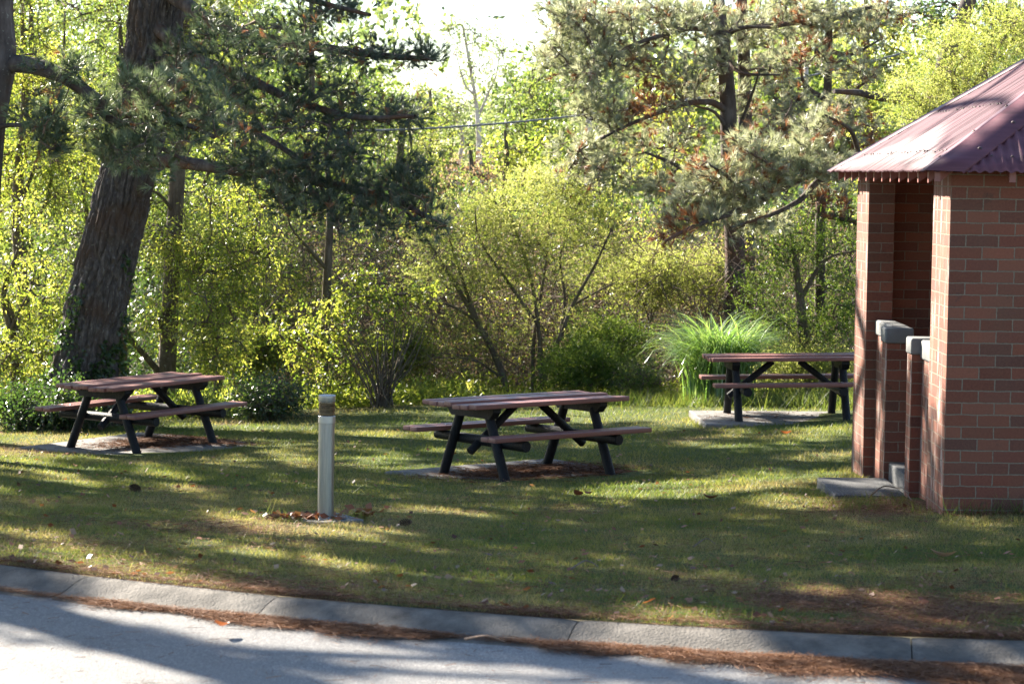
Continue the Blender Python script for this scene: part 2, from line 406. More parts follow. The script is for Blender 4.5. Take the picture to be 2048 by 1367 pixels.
mb = MB()
V, Q = grid(np.concatenate([np.linspace(-160, -9, 40), np.linspace(-8.5, 8.5, 50), np.linspace(9, 160, 40)]), np.concatenate([np.linspace(23.2, 60, 50), np.linspace(62, 260, 60)]),
            lambda X, t: kerbY(np.clip(X, -9, 9)) + t, lambda X, Y: ground(np.clip(X, -9, 9), Y) - .03 + .9 * (N2.fbm(X * .12, Y * .12) - .5) * np.clip((Y - 45) / 15, 0, 1))
mb.add(V, Q)
for x0, x1 in ((-160, -9), (9, 160)):                       # the park beyond the lawn's sides
    V, Q = grid(np.linspace(x0, x1, 40), np.linspace(0, 23.2, 24), lambda X, t: kerbY(np.clip(X, -9, 9)) + t, lambda X, Y: ground(np.clip(X, -9, 9), Y))
    mb.add(V, Q)
kind(mb.build('bush_ground', M['ground_bush'], smooth=True), 'structure')

# kerb: rolled concrete with expansion joints
KW, KZ = .27, .185
prof = np.array([(0.03, -.12), (.025, -.012), (.008, -.002), (-.015, .003), (-.045, .002), (-.085, -.004), (-.12, -.0125), (-.15, -.022), (-.18, -.034), (-.21, -.046), (-.24, -.056), (-.28, -.062), (-.34, -.066), (-.42, -.07), (-.42, -.2)])
def kerb_frame(s):
    """points and normals along the kerb by x"""
    y = kerbY(s); e = 1e-3; d = np.stack([np.full_like(s, 2 * e), kerbY(s + e) - kerbY(s - e)], -1); d = unit(d)
    return np.stack([s, y], -1), np.stack([-d[:, 1], d[:, 0]], -1)
mb = MB()
joints = [-14, -11, -8.4, -5.6]
for px in (165, 560, 1160, 1850): joints.append(on_ground(px, 1160 + (px - 165) * .08)[0])
joints = sorted(joints + [4.3, 6.4, 8.8, 11.2, 14.0])
for j0, j1 in zip(joints, joints[1:]):
    s = np.linspace(j0 + .003, j1 - .003, 40); P, Nn = kerb_frame(s)
    edge = np.minimum(s - j0, j1 - s); dip = -.006 * np.exp(-edge / .03) + .004 * (N1.fbm(s * 3, s * 0 + 3) - .5)
    VV = np.stack([np.concatenate([P + Nn * o, (.25 + zz + dip)[:, None]], 1) for o, zz in prof], 1)
    n, k = VV.shape[:2]; i = np.arange(n - 1)[:, None] * k + np.arange(k - 1)[None]
    mb.add(VV.reshape(-1, 3), np.stack([i, i + 1, i + k + 1, i + k], -1).reshape(-1, 4))
    for e in (0, n - 1):
        c = VV[e].mean(0); VVe = np.vstack([VV[e], c]); a = np.arange(k - 1)
        mb.add(VVe, T=np.stack([a, a + 1, np.full(k - 1, k)], -1))
kind(mb.build('kerb', M['kerb'], smooth=False), 'structure')
o = bpy.data.objects['kerb']
for p in o.data.polygons: p.use_smooth = True
o.data.set_sharp_from_angle(angle=math.radians(40))

mb = MB()
V, Q = grid(np.linspace(-60, 60, 121), np.concatenate([np.linspace(-40, -3, 20), np.linspace(-2.8, -.3, 30)]), lambda X, t: kerbY(np.clip(X, -14, 14)) + t,
            lambda X, Y: .182 + .006 * (N1.fbm(X * .8, Y * .8) - .5) - .004 * np.clip(kerbY(np.clip(X, -14, 14)) - Y - 1, 0, 5))
mb.add(V, Q); kind(mb.build('road', M['asphalt'], smooth=True), 'structure')

# lawn blades
def scatter(n, t0, t1, bias=1.0, rng=RNG, wide=1.24):
    Y = None
    u = rng.random(n); t = t0 + (t1 - t0) * u ** bias
    # follow the sight wedge, a little wider than the frame
    Yc = 12.0 + t; X = (rng.random(n) * 2 - 1) * (Yc * 1024 / FPX * wide + .35)
    return X, kerbY(X) + t
SLABS = []           # (cx, cy, yaw, half length, half width)
def on_slab(X, Y, grow=0.0):
    hit = np.zeros(len(X), bool)
    for cx, cy, yaw, hl, hw in SLABS:
        c, s = math.cos(yaw), math.sin(yaw); dx, dy = X - cx, Y - cy
        hit |= (np.abs(c * dx + s * dy) < hl + grow) & (np.abs(-s * dx + c * dy) < hw + grow)
    return hit
def blades(mb, X, Y, h, w, lean, a, rng, zoff=0.0):
    n = len(X); Z = ground(X, Y) - .004 + zoff
    th = rng.random(n) * 6.283; sx, sy = np.cos(th) * w / 2, np.sin(th) * w / 2
    la = rng.random(n) * 6.283; lx, ly = np.cos(la) * lean * h, np.sin(la) * lean * h
    V = np.stack([np.stack([X - sx, Y - sy, Z], -1), np.stack([X + sx, Y + sy, Z], -1), np.stack([X + lx, Y + ly, Z + h], -1)], 1)
    mb.add(V.reshape(-1, 3), T=np.arange(3 * n).reshape(-1, 3), a=np.repeat(a, 3))
TAB = [((.161, 23.037, -.433), .661), ((-4.112, 26.874, -.643), .994), ((3.264, 28.576, -.406), .052)]
SPEC = [(1.02, .93), (1.03, .95), (1.06, .80)]
for (c, yaw), (hl, hw) in zip(TAB, SPEC): SLABS.append((c[0], c[1], yaw, hl, hw))

def make_lawn():
    rng = np.random.default_rng(5)
    mb = MB()
    for n, t0, t1, b, hs, w in ((230000, 0.02, 7, 1.0, .034, .0045), (170000, 7, 16, 1.0, .036, .007), (60000, 15, 23.5, 1.0, .045, .010)):
        X, Y = scatter(n, t0, t1, b, rng)
        d = dry(X, Y); keep = (rng.random(n) > d * .8) & ~on_slab(X, Y, -.01) & ~((X > 3.17) & (Y > 17.76) & (Y < 22.7))
        X, Y, d = X[keep], Y[keep], d[keep]; n = len(X)
        pat = N3.fbm(X * .8 + 5, Y * .8); fine = N2.n(X * 4, Y * 4)
        h = .8 * hs * (.5 + rng.random(n)) * (.6 + .9 * fine) * np.where(rng.random(n) < .01, 2.2, 1)
        a = np.clip(.38 + (pat - .5) * 1.5 + d * .55 + rng.standard_normal(n) * .17, 0, 1)
        blades(mb, X, Y, h, w * (.7 + .6 * rng.random(n)), .35 + .8 * rng.random(n), a, rng)
    # longer grass where the mower misses: slab edges, bollard, brick wall, lawn's far edge
    def tuft(cx, cy, r, n, h0, a0, w=.006):
        X = cx + rng.standard_normal(n) * r; Y = cy + rng.standard_normal(n) * r
        k = ~((X > 3.17) & (Y > 17.78) & (Y < 22.7)) & ~on_slab(X, Y, -.01); X, Y = X[k], Y[k]; n = len(X)
        blades(mb, X, Y, h0 * (.5 + rng.random(n)), w, .3 + .7 * rng.random(n), np.clip(a0 + rng.standard_normal(n) * .12, 0, 1), rng)
    for X in np.arange(3.25, 5.5, .035): tuft(X, 17.68 + rng.random() * .06, .05, 9, .10 + .05 * rng.random(), .15)
    for Y in np.arange(17.7, 19.2, .06): tuft(3.14, Y, .06, 8, .05, .45)
    for Y in np.arange(20.9, 22.7, .05): tuft(3.13, Y, .05, 10, .06, .5)
    for k in range(60): tuft(2.3 + 1.1 * rng.random(), 18.0 + 1.0 * rng.random(), .05, 10, .05 + .05 * rng.random(), .25)
    for cx, cy, yaw, hl, hw in SLABS:
        c, s = math.cos(yaw), math.sin(yaw)
        for u in np.linspace(-1, 1, 60):
            for lx, ly in ((u * hl, -hw - .02), (u * hl, hw + .02), (-hl - .02, u * hw), (hl + .02, u * hw)):
                if rng.random() < .8: tuft(cx + c * lx - s * ly, cy + s * lx + c * ly, .035, int(3 + 8 * rng.random()), .045, .35)
    for k in range(1500):
        X, Y = scatter(1, .3, 16, 1, rng); tuft(X[0], Y[0], .03 + .05 * rng.random(), int(5 + 8 * rng.random()), .03 + .03 * rng.random(), .12 + .3 * rng.random(), .0065)
    bx, by = on_ground(651, 1036)[:2]
    for k in range(26):
        a = rng.random() * 6.28; tuft(bx + .27 * math.cos(a), by + .25 * math.sin(a), .04, 8, .05 + .07 * rng.random(), .3)
    tuft(bx + .14, by + .16, .03, 12, .22, .75, .0035); tuft(bx - .42, by - .02, .03, 8, .13, .3, .004); tuft(bx + .3, by + .2, .03, 8, .18, .75, .0035)
    for k in range(2600):
        X = -7.5 + 15 * rng.random(); tuft(X, kerbY(X) + 21.2 - .7 * max(X, 0) + 1.3 * rng.random(), .08, 7, .10 + .10 * rng.random(), .12, .012)
    kind(mb.build('grass', M['blade']), 'stuff')
make_lawn()

def flat_needles(mb, X, Y, Z, L, w, rng, a, tilt=.12):
    n = len(X); th = rng.random(n) * 6.283; d = np.stack([np.cos(th), np.sin(th), rng.standard_normal(n) * tilt], -1)
    P = np.stack([X, Y, Z], -1); s = np.stack([-np.sin(th), np.cos(th), rng.standard_normal(n) * .6], -1) * w / 2
    e = (d * L[:, None]) / 2
    V = np.stack([P - e - s, P - e + s, P + e + s * .6, P + e - s * .6], 1); V[..., 2] = np.maximum(V[..., 2], Z[:, None] - .002)
    mb.add(V.reshape(-1, 3), np.arange(4 * n).reshape(-1, 4), a=np.repeat(a, 4))

def make_litter():
    rng = np.random.default_rng(11); mb = MB()
    # the wind row lying in the gutter
    n = 150000; s = -4.6 + 9.6 * rng.random(n); 
    amt = N1.fbm(s * 1.1 + 3, s * 0 + 2); amt2 = N2.n(s * 3.1, s * 0 + 8)
    wdt = .035 + .16 * np.clip((amt - .42) * 3, 0, 1) + .05 * np.clip((s - .2) / 2.5, 0, 1)
    off = -.31 - np.abs(rng.standard_normal(n)) * wdt - .10 * np.clip((s - .5) / 2, 0, 1) * (N3.n(s * 1.4, s * 0) > .35)
    keep = rng.random(n) < np.clip((amt - .36) * 3.2, .05, 1) * (.4 + .7 * amt2)
    s, off = s[keep], off[keep]; P, Nn = kerb_frame(s); XY = P + Nn * off[:, None]; n = len(s)
    flat_needles(mb, XY[:, 0], XY[:, 1], .19 + np.abs(rng.standard_normal(n)) * .007 + .012 * np.clip((amt[keep] - .45) * 6, 0, 1) * rng.random(n),   .05 + .07 * rng.random(n), .0024, rng, np.clip(.5 + rng.standard_normal(n) * .25, 0, 1))
    # thin scatter over the road
    n = 1500; s = -4 + 8 * rng.random(n); off = -.35 - rng.random(n) * 1.9; P, Nn = kerb_frame(s); XY = P + Nn * off[:, None]
    flat_needles(mb, XY[:, 0], XY[:, 1], np.full(n, .192), .04 + .06 * rng.random(n), .0022, rng, np.clip(.5 + rng.standard_normal(n) * .25, 0, 1), .02)
    # over the grass, thick where the lawn is brown
    n = 460000; X, Y = scatter(n, 0, 12, 1.35, rng); d = dry(X, Y)
    keep = (rng.random(n) < d ** 1.4 * .55 + .012 + .075 * np.clip(1 - (Y - kerbY(X)) / 8, 0, 1) * (N3.n(X * 2.5, Y * 2.5) > .4)) & ~((X > 3.17) & (Y > 17.76)) & ~on_slab(X, Y); X, Y = X[keep], Y[keep]; n = len(X)
    flat_needles(mb, X, Y, ground(X, Y) + .012 + .022 * rng.random(n), .05 + .06 * rng.random(n), .0026, rng, np.clip(.45 + rng.standard_normal(n) * .27, 0, 1), .18)
    # under the tables and on the slabs
    for (c, yaw), (hl, hw), pts in zip(TAB, SPEC, (((.15, .2, .5, .22, 5200), (-.35, -.55, .3, .12, 2600), (.75, -.3, .18, .3, 1500)), ((.35, .1, .45, .25, 4200), (.75, -.4, .18, .3, 1200)), ((.1, 0, .7, .4, 500),))):
        cc, ss = math.cos(yaw), math.sin(yaw)
        for lx, ly, rx, ry, n in pts:
            x = lx + rng.standard_normal(n) * rx; y = ly + rng.standard_normal(n) * ry
            k = (np.abs(x) < hl + .25) & (np.abs(y) < hw + .1); x, y = x[k], y[k]; n = len(x)
            X, Y = c[0] + cc * x - ss * y, c[1] + ss * x + cc * y
            z = np.where((np.abs(x) < hl) & (np.abs(y) < hw), c[2] + .003, ground(X, Y) + .015)
            flat_needles(mb, X, Y, z + .012 * rng.random(n), .05 + .06 * rng.random(n), .006, rng, np.clip(.3 + rng.standard_normal(n) * .25, 0, 1), .1)
    kind(mb.build('pine_needle_litter', M['litter']), 'stuff')
    # dead broad leaves
    mb = MB()
    def leaf(X, Y, Z, L, a, curl=.5):
        n = len(X); th = rng.random(n) * 6.283; d = np.stack([np.cos(th), np.sin(th), rng.standard_normal(n) * curl * .5], -1)
        s = np.stack([-np.sin(th), np.cos(th), rng.standard_normal(n) * curl], -1) * (L * .3)[:, None]
        P = np.stack([X, Y, Z], -1); d = d * L[:, None]
        V = np.stack([P, P + d * .45 + s, P + d, P + d * .45 - s], 1)
        mb.add(V.reshape(-1, 3), np.arange(4 * n).reshape(-1, 4), a=np.repeat(a, 4))
    bx, by = on_ground(651, 1036)[:2]
    n = 170; X = bx - .12 + rng.standard_normal(n) * .17; Y = by - .30 + rng.standard_normal(n) * .05
    leaf(X, Y, ground(X, Y) + .02 + .03 * rng.random(n), .045 + .04 * rng.random(n), .2 + .6 * rng.random(n))
    n = 30; X = bx + .27 + rng.standard_normal(n) * .06; Y = by + .05 + rng.standard_normal(n) * .05
    leaf(X, Y, ground(X, Y) + .03 + .05 * rng.random(n), .05 + .05 * rng.random(n), .15 + .5 * rng.random(n))
    n = 1500; X, Y = scatter(n, 0, 16, 1.5, rng); k = ~((X > 3.1) & (Y > 17.7)); X, Y = X[k], Y[k]; n = len(X)
    leaf(X, Y, ground(X, Y) + .03, .02 + .04 * rng.random(n), rng.random(n) ** 1.5)
    kind(mb.build('leaf_litter', M['fallen']), 'stuff')
make_litter()

def single_leaf(px, py, L, label, a, kerb=False, group=None):
    rng = np.random.default_rng(int(px)); mb = MB(); t = np.linspace(0, 1, 7); w = L * .34 * np.sin(np.pi * np.clip(t, .02, .98)) ** .8
    curl = .25 * L * (2 * t - 1) ** 2
    V = []
    for k in range(7): V += [(t[k] * L - L / 2, -w[k], curl[k] + .35 * w[k]), (t[k] * L - L / 2, 0, curl[k]), (t[k] * L - L / 2, w[k], curl[k] + .5 * w[k])]
    i = np.arange(6) * 3
    Q = np.concatenate([np.stack([i, i + 3, i + 4, i + 1], -1), np.stack([i + 1, i + 4, i + 5, i + 2], -1)])
    mb.add(V, Q, a=a); o = mb.build('fallen_leaf', M['fallen'], smooth=True)
    p = on_ground(px, py)
    o.location = (p[0], p[1], (.235 if kerb else p[2] + .03)); o.rotation_euler = (rng.random() * .5, -rng.random() * .5, rng.random() * 6)
    return tag(o, label, 'leaf', group)
single_leaf(443, 1222, .10, 'curled red leaf lying at the foot of the kerb', .32, True)
single_leaf(1157, 996, .11, 'dark brown curled leaf on the sunlit grass beside an orange one', .05)
single_leaf(1178, 994, .09, 'bright orange leaf on the sunlit grass in front of the middle table', .40)
single_leaf(1420, 1003, .13, 'large dry brown leaf on the grass between the middle table and the brick shelter', .1)
single_leaf(1886, 1122, .16, 'large greyish brown leaf on the shaded grass below the brick wall', .78)
single_leaf(1570, 872, .14, 'reddish leaf on the grass in front of the far table', .25)

def pine_cone(px, py, L, label):
    mb = MB(); rng = np.random.default_rng(int(px))
    for k in range(70):
        u = (k + .5) / 70; a = k * 2.39996; r = L * .36 * math.sin(math.pi * (.08 + .84 * u)) ** .8; x = (u - .5) * L
        c, s = math.cos(a), math.sin(a); w = L * .10
        p = np.array([x, r * .45 * c, r * .45 * s]); tip = np.array([x + L * .09, r * c, r * s]); sd = np.array([0, -s, c]) * w
        mb.add([p - sd * .5, p + sd * .5, tip + sd, tip + np.array([L * .03, .1 * r * c, .1 * r * s]), tip - sd], Q=[(0, 1, 2, 4)], T=[(4, 2, 3)])
    o = mb.build('pine_cone', M['cone']); p = on_ground(px, py); o.location = (p[0], p[1], p[2] + L * .3); o.rotation_euler = (0, .2, rng.random() * 6)
    return tag(o, label, 'pine cone')
pine_cone(268, 984, .11, 'dark pine cone on the lawn below the left table')
pine_cone(812, 1052, .09, 'small pine cone on the grass to the right of the bollard')
pine_cone(1352, 1162, .06, 'small pine cone on the shaded grass between the kerb and the middle table')

# pale bent stalk and a few fallen sticks
def stick(pts, r, label, name='fallen_stick', dz=.03):
    P = np.array([on_ground(a, b) + np.array([0, 0, dz + .03 * (k % 2)]) for k, (a, b) in enumerate(pts)]); P, Rr = catmull(P, np.linspace(r, r * .5, len(pts)), .03)
    mb = MB(); tube(mb, P - P[0], Rr, 6, .5, cap=True); o = mb.build(name, M['twig'], smooth=True); o.location = tuple(P[0]); return tag(o, label, 'stick')
stick([(1737, 1006), (1765, 992), (1793, 987), (1806, 996), (1822, 1012)], .006, 'pale bent dry stalk lying in front of the concrete step', 'dry_stalk', .05)
stick([(1140, 1148), (1172, 1140), (1196, 1142)], .006, 'short thin stick on the shaded lawn above the kerb joint')
stick([(1386, 1102), (1412, 1094), (1430, 1096)], .005, 'thin stick in the shaded grass below the brick shelter corner')
stick([(930, 1290), (975, 1297), (1010, 1296)], .005, 'thin stick lying on the road beside the needle drift')

# ------------------------------------------------------------------ picnic tables
def make_table():
    rng = np.random.default_rng(3)
    t = empty('picnic_table', (0, 0, 0), 'x', 'picnic table')
    L, W, H, a, b, bo, bh = 1.9, .826, .733, .634, .50, .73, .459
    th = .043
    bm = bmesh.new(); nb = 7; bw = W / nb
    for i in range(nb):
        dz = rng.standard_normal() * .0035; dl = rng.standard_normal() * .008
        vs = boxes_bm(bm, -L / 2 - dl, L / 2 + dl, -W / 2 + i * bw + .0025, -W / 2 + (i + 1) * bw - .0025, H - th, H, .004, 2)
        bend = rng.standard_normal() * .006
        for v in vs: v.co.z += dz + bend * (1 - (2 * v.co.x / L) ** 2)
    bm_obj('tabletop', bm, M['board'], t, True)
    for s in (-1, 1):
        bm = bmesh.new(); w2 = .108
        for i in range(2):
            y0 = s * (bo - .003 - i * (w2 + .006)); y1 = y0 - s * w2; dz = rng.standard_normal() * .002
            boxes_bm(bm, -.945, .945, min(y0, y1), max(y0, y1), bh - th + dz, bh + dz, .005, 2)
        bm_obj('bench', bm, M['board'], t, True)
        for sx in (-1, 1):
            bm = bmesh.new(); cyl_bm(bm, (sx * a, s * b, -.02), (sx * a, s * .215, H - th - .06), .048, .045, 20, .004, .012, rng)
            bm_obj('leg', bm, M['log'], t, True)
    for sx in (-1, 1):
        # cross beam with bevelled ends under the top
        bm = bmesh.new(); pr = [(-.36, H - th - .002), (-.36, H - th - .035), (-.30, H - th - .10), (.30, H - th - .10), (.36, H - th - .035), (.36, H - th - .002)]
        A = [bm.verts.new((sx * a - .045 + sx * .012, y, z)) for y, z in pr]; B = [bm.verts.new((sx * a + .045 + sx * .012, y, z)) for y, z in pr]
        bm.faces.new(A); bm.faces.new(B[::-1])
        for i in range(6): bm.faces.new((A[i], B[i], B[(i + 1) % 6], A[(i + 1) % 6]))
        bm_obj('cross_beam', bm, M['log'], t)
        bm = bmesh.new(); cyl_bm(bm, (sx * (a - .075), -.70, bh - th - .052), (sx * (a - .075), .70, bh - th - .052), .052, .047, 22, .005, .01, rng)
        bm_obj('seat_support', bm, M['log'], t, True)
        bm = bmesh.new(); cyl_bm(bm, (sx * (a + .055), 0, bh - .20), (sx * .16, 0, H - th - .02), .04, .038, 18, .004, .012, rng)
        bm_obj('brace', bm, M['log'], t, True)
    bm = bmesh.new()
    for s in (-1, 1):
        for sx in (-1, 1):
            for k in (0, 1): lathe_bm(bm, [(.010, bh + .0005), (.010, bh + .003), (.006, bh + .006)], 8, (sx * (a - .075), s * (bo - .055 - .114 * k)))
    bm_obj('bolt', bm, M['alu'], t)['kind'] = 'stuff'
    return t
tb = make_table()
LBL = ['maroon picnic table in the middle of the lawn right of the bollard', 'maroon picnic table beside the big leaning pine', 'maroon picnic table half hidden by the brick shelter, near the fountain grass']
SL = ['dark concrete slab scattered with pine needles under the middle table', 'grey concrete slab with a raised sunlit corner under the table by the leaning pine', 'sunlit pale concrete slab under the far table near the fountain grass']
tables = [tb, copy_tree(tb), copy_tree(tb)]
TILT = [(0, -.004), (.008, .007), (.017, -.002)]
for o, (c, yaw), lb, (tx, ty) in zip(tables, TAB, LBL, TILT):
    o.location = c; o.rotation_euler = (ty, -tx, yaw); tag(o, lb, 'picnic table', 'picnic tables on the lawn')
for (c, yaw), (hl, hw), lb in zip(TAB, SPEC, SL):
    bm = bmesh.new(); rng = np.random.default_rng(int(c[1] * 10)); n = 14
    ring = []
    for (x0, y0), (x1, y1) in (((-hl, -hw), (hl, -hw)), ((hl, -hw), (hl, hw)), ((hl, hw), (-hl, hw)), ((-hl, hw), (-hl, -hw))):
        for k in range(n):
            u = k / n; j = 0 if k == 0 else rng.standard_normal() * .008
            ring.append((x0 + (x1 - x0) * u + j, y0 + (y1 - y0) * u + j))
    top = [bm.verts.new((x * .985, y * .985, 0)) for x, y in ring]; mid = [bm.verts.new((x, y, -.014)) for x, y in ring]; bot = [bm.verts.new((x, y, -.22)) for x, y in ring]
    m_ = len(ring); bm.faces.new(top)
    for A, B in ((top, mid), (mid, bot)):
        for i in range(m_): bm.faces.new((A[i], B[i], B[(i + 1) % m_], A[(i + 1) % m_]))
    o = bm_obj('concrete_slab', bm, M['slab']); o.location = c; o.rotation_euler = (0, 0, yaw)
    tag(o, lb, 'slab', 'table slabs')

# ------------------------------------------------------------------ bollard light
p = on_ground(651, 1034, .03)
t = empty('bollard_light', (p[0], p[1], p[2]), 'silver metal bollard light with a smoked lens on the lawn', 'bollard', rz=.55)
t.rotation_euler = (0, .006, .55)
bz = lambda z: z * .93 / .917
bm = bmesh.new(); lathe_bm(bm, [(.058, .008), (.058, bz(.676))], 48); bm_obj('post', bm, M['alu'], t, True)
bm = bmesh.new(); lathe_bm(bm, [(.0605, bz(.677)), (.0625, bz(.679)), (.0625, bz(.726)), (.060, bz(.729))], 48); bm_obj('collar', bm, M['alu_ring'], t, True)
bm = bmesh.new(); lathe_bm(bm, [(.057, bz(.730)), (.0595, bz(.745))] + [(.0595 - .002 * (k % 2), bz(.745 + k * .0072)) for k in range(1, 11)] + [(.057, bz(.830))], 48); bm_obj('lens', bm, M['lens'], t, True)
bm = bmesh.new(); lathe_bm(bm, [(.032, bz(.731)), (.034, bz(.775)), (.022, bz(.78)), (.022, bz(.829))], 24); bm_obj('lamp_holder', bm, M['alu'], t, True)
bm = bmesh.new(); lathe_bm(bm, [(.0605, bz(.831)), (.0615, bz(.834)), (.0615, bz(.872)), (.058, bz(.876)), (.03, bz(.878))], 48); bm_obj('cap', bm, M['alu_ring'], t, True)
bm = bmesh.new(); boxes_bm(bm, -.115, .115, -.115, .115, .0, .008, .002, 1); bm_obj('base_plate', bm, M['alu'], t)
for sx in (-1, 1):
    for sy in (-1, 1):
        bm = bmesh.new(); lathe_bm(bm, [(.011, .0085), (.011, .018), (.006, .019), (.006, .03)], 8, (sx * .092, sy * .092)); bm_obj('bolt', bm, M['alu'], t)
bm = bmesh.new(); boxes_bm(bm, -.20, .20, -.20, .20, -.16, -.0005, .012, 2); o = bm_obj('concrete_footing', bm, M['slab'])
o.location = (p[0] + .01, p[1], p[2]); o.rotation_euler = (0, 0, .55); tag(o, 'small square concrete footing under the bollard light', 'footing')

# ------------------------------------------------------------------ brick shelter
GZ = -.35
BX0, BX1, BY0, BY1 = 3.21, 8.29, 17.8, 22.64
shel = empty('brick_shelter', (BX0, BY0, 0), 'red brick picnic shelter with a maroon corrugated hip roof', 'shelter')
OFF = Vector((BX0, BY0, 0))
def brick_box(name, x0, x1, y0, y1, z0, z1, label=None, ux=0.0, uy=.12):
    """brick pier or wall; courses are laid through a UV map in metres"""
    bm = bmesh.new(); boxes_bm(bm, x0, x1, y0, y1, z0, z1, .004, 1)
    bmesh.ops.recalc_face_normals(bm, faces=bm.faces)
    uv = bm.loops.layers.uv.new('UVMap')
    for f in bm.faces:
        n = f.normal
        for l in f.loops:
            c = l.vert.co
            if abs(n.x) > max(abs(n.y), abs(n.z)) * .8: l[uv].uv = ((c.y - y0) + uy + 24, c.z + 8.85)
            elif abs(n.y) > abs(n.z) * .8: l[uv].uv = ((c.x - x0) + ux + 24, c.z + 8.85)
            else: l[uv].uv = ((c.x - x0) + ux + 24, (c.y - y0) + 8.85)
    for v in bm.verts: v.co -= OFF
    o = bm_obj(name, bm, M['brick'], shel)
    if label: o['label'] = label
    return o
WT = 2.50
brick_box('wall', BX0, BX1, BY0, BY0 + .23, GZ, WT, 'front brick wall seen face on')
brick_box('pillar', BX0 + .002, BX0 + .23, BY0 + .2302, BY0 + .745, GZ, WT, 'sunlit brick return of the front wall', 0, .23 + .12)
brick_box('pillar', BX0, BX0 + .235, 21.9, 22.63, GZ, WT, 'brick pillar beside the far table')
brick_box('wall', BX0 + .237, 5.6, 22.40, 22.63, GZ, WT, 'dim inner brick wall seen between the pillars', .06)
brick_box('pillar', BX1 - .235, BX1, 21.9, 22.63, GZ, WT)
brick_box('low_wall', BX1 - .2, BX1 - .06, BY0 + .232, 21.898, GZ, 1.0)
Z1 = 1.025
brick_box('low_wall', 3.307, 3.44, 21.0, 21.898, GZ, Z1)
brick_box('low_wall_pier', 3.222, 3.443, 20.75, 20.998, GZ, Z1, None, .12)
brick_box('low_wall', 3.307, 3.44, BY0 + .747, 19.43, GZ, Z1 + .002)
brick_box('low_wall_pier', 3.222, 3.443, 19.432, 19.65, GZ, Z1 + .002, None, .0)
def sbox(name, x0, x1, y0, y1, z0, z1, mat, bev=.0, seg=2, label=None):
    bm = bmesh.new(); vs = boxes_bm(bm, x0, x1, y0, y1, z0, z1, bev, seg)
    for v in vs: v.co -= OFF
    o = bm_obj(name, bm, mat, shel, bool(bev))
    if label: o['label'] = label
    return o
sbox('coping', 3.290, 3.455, 20.99, 21.899, Z1 + .003, 1.165, M['coping'], .02, 3)
sbox('coping', 3.208, 3.455, 20.735, 21.005, Z1 + .001, 1.160, M['coping'], .018, 3)
sbox('coping', 3.290, 3.455, BY0 + .748, 19.44, Z1 - .03, 1.150, M['coping'], .02, 3)
sbox('coping', 3.210, 3.455, 19.415, 19.665, Z1 + .003, 1.163, M['coping'], .018, 3)
sbox('floor', 3.46, BX1 - .24, BY0 + .24, 22.39, GZ, -.01, M['floor'])
sbox('step', 3.262, 3.458, 19.66, 20.74, GZ, .0, M['step'], .015, 2)
bm = bmesh.new(); boxes_bm(bm, -.30, .30, -.575, .575, -.3, 0, .02, 2)
o = bm_obj('concrete_step', bm, M['step'], None, True); o.location = (2.945, 20.17, -.135)
tag(o, 'dark pebbled concrete step on the ground outside the brick shelter', 'step')

# roof: hip of corrugated steel
EX0, EY0, EY1, EZ, TP = 3.0, 17.5, 23.0, 2.5, .66
HALF = (EY1 - EY0) / 2; EX1 = EX0 + 2 * HALF
roof = bpy.data.objects.new('roof', None); COL.objects.link(roof); roof.parent = shel
APX = (EX0 + HALF, EY0 + HALF)
def slope(side):
    """one triangular slope as folded sheet; the corrugations run up the slope"""
    mb = MB(); pitch = .076; n = int(2 * HALF / pitch * 10); u = np.linspace(0, 2 * HALF, n)
    top = np.minimum(u, 2 * HALF - u); h = .009 * np.sin(u / pitch * 2 * np.pi) + .008 * (N1.n(u * 8 + 7, u * 0) - .5) + .005 * (N2.n(u / pitch, u * 0 + 4) - .5) + .003 * ((u / .76) % 1)
    lat = .0; nm = 1 / math.hypot(1, TP)
    K = 5; f = np.linspace(0, 1, K)
    uu = np.repeat(u[:, None], K, 1); run = np.maximum(top - .0, 0)[:, None] * f[None]
    hz = h[:, None] * nm; hr = -h[:, None] * TP * nm
    inn = run + hr; z = EZ + run * TP + hz
    if side == 'w': X, Y = EX0 + inn, EY0 + uu
    elif side == 'e': X, Y = EX1 - inn, EY0 + uu
    elif side == 's': X, Y = EX0 + uu, EY0 + inn
    else: X, Y = EX0 + uu, EY1 - inn
    V = np.stack([X, Y, z], -1).reshape(-1, 3) - np.array(OFF); i = np.arange(n - 1)[:, None] * K + np.arange(K - 1)[None]
    mb.add(V, np.stack([i, i + K, i + K + 1, i + 1], -1).reshape(-1, 4))
    o = mb.build('corrugated_sheet', M['steel'], roof, smooth=True)
    md = o.modifiers.new('thickness', 'SOLIDIFY'); md.thickness = .0012
    return o
for s_ in 'wesn': slope(s_)
# hip capping: folded strip along each hip
def hip(cx, cy, dx, dy):
    mb = MB(); n = 24; w = .26; nrm_lift = .016
    for wing in (0, 1):
        V = []
        for k in range(n + 1):
            t = (HALF + .0) * k / n - (.035 if k == 0 else 0); x, y, z = cx + dx * t, cy + dy * t, EZ + t * TP + nrm_lift + .012
            # wing lies on one slope: moves away from the hip along the eave direction, following the slope's fall
            fx, fy = (0, dy) if wing == 0 else (dx, 0)
            g = .004 * math.sin(k * 1.7)
            e = np.array([x, y, z]); d1 = np.array([fx, fy, 0.0])
            V += [e, e + d1 * w * .5 + np.array([0, 0, -.004 + g]), e + d1 * w + np.array([0, 0, -.006]), e + d1 * (w + .012) + np.array([0, 0, -.022])]
        i = np.arange(n)[:, None] * 4 + np.arange(3)[None]
        mb.add(np.array(V) - np.array(OFF), np.stack([i, i + 4, i + 5, i + 1], -1).reshape(-1, 4))
    o = mb.build('hip_capping', M['steel'], roof); md = o.modifiers.new('thickness', 'SOLIDIFY'); md.thickness = .0015
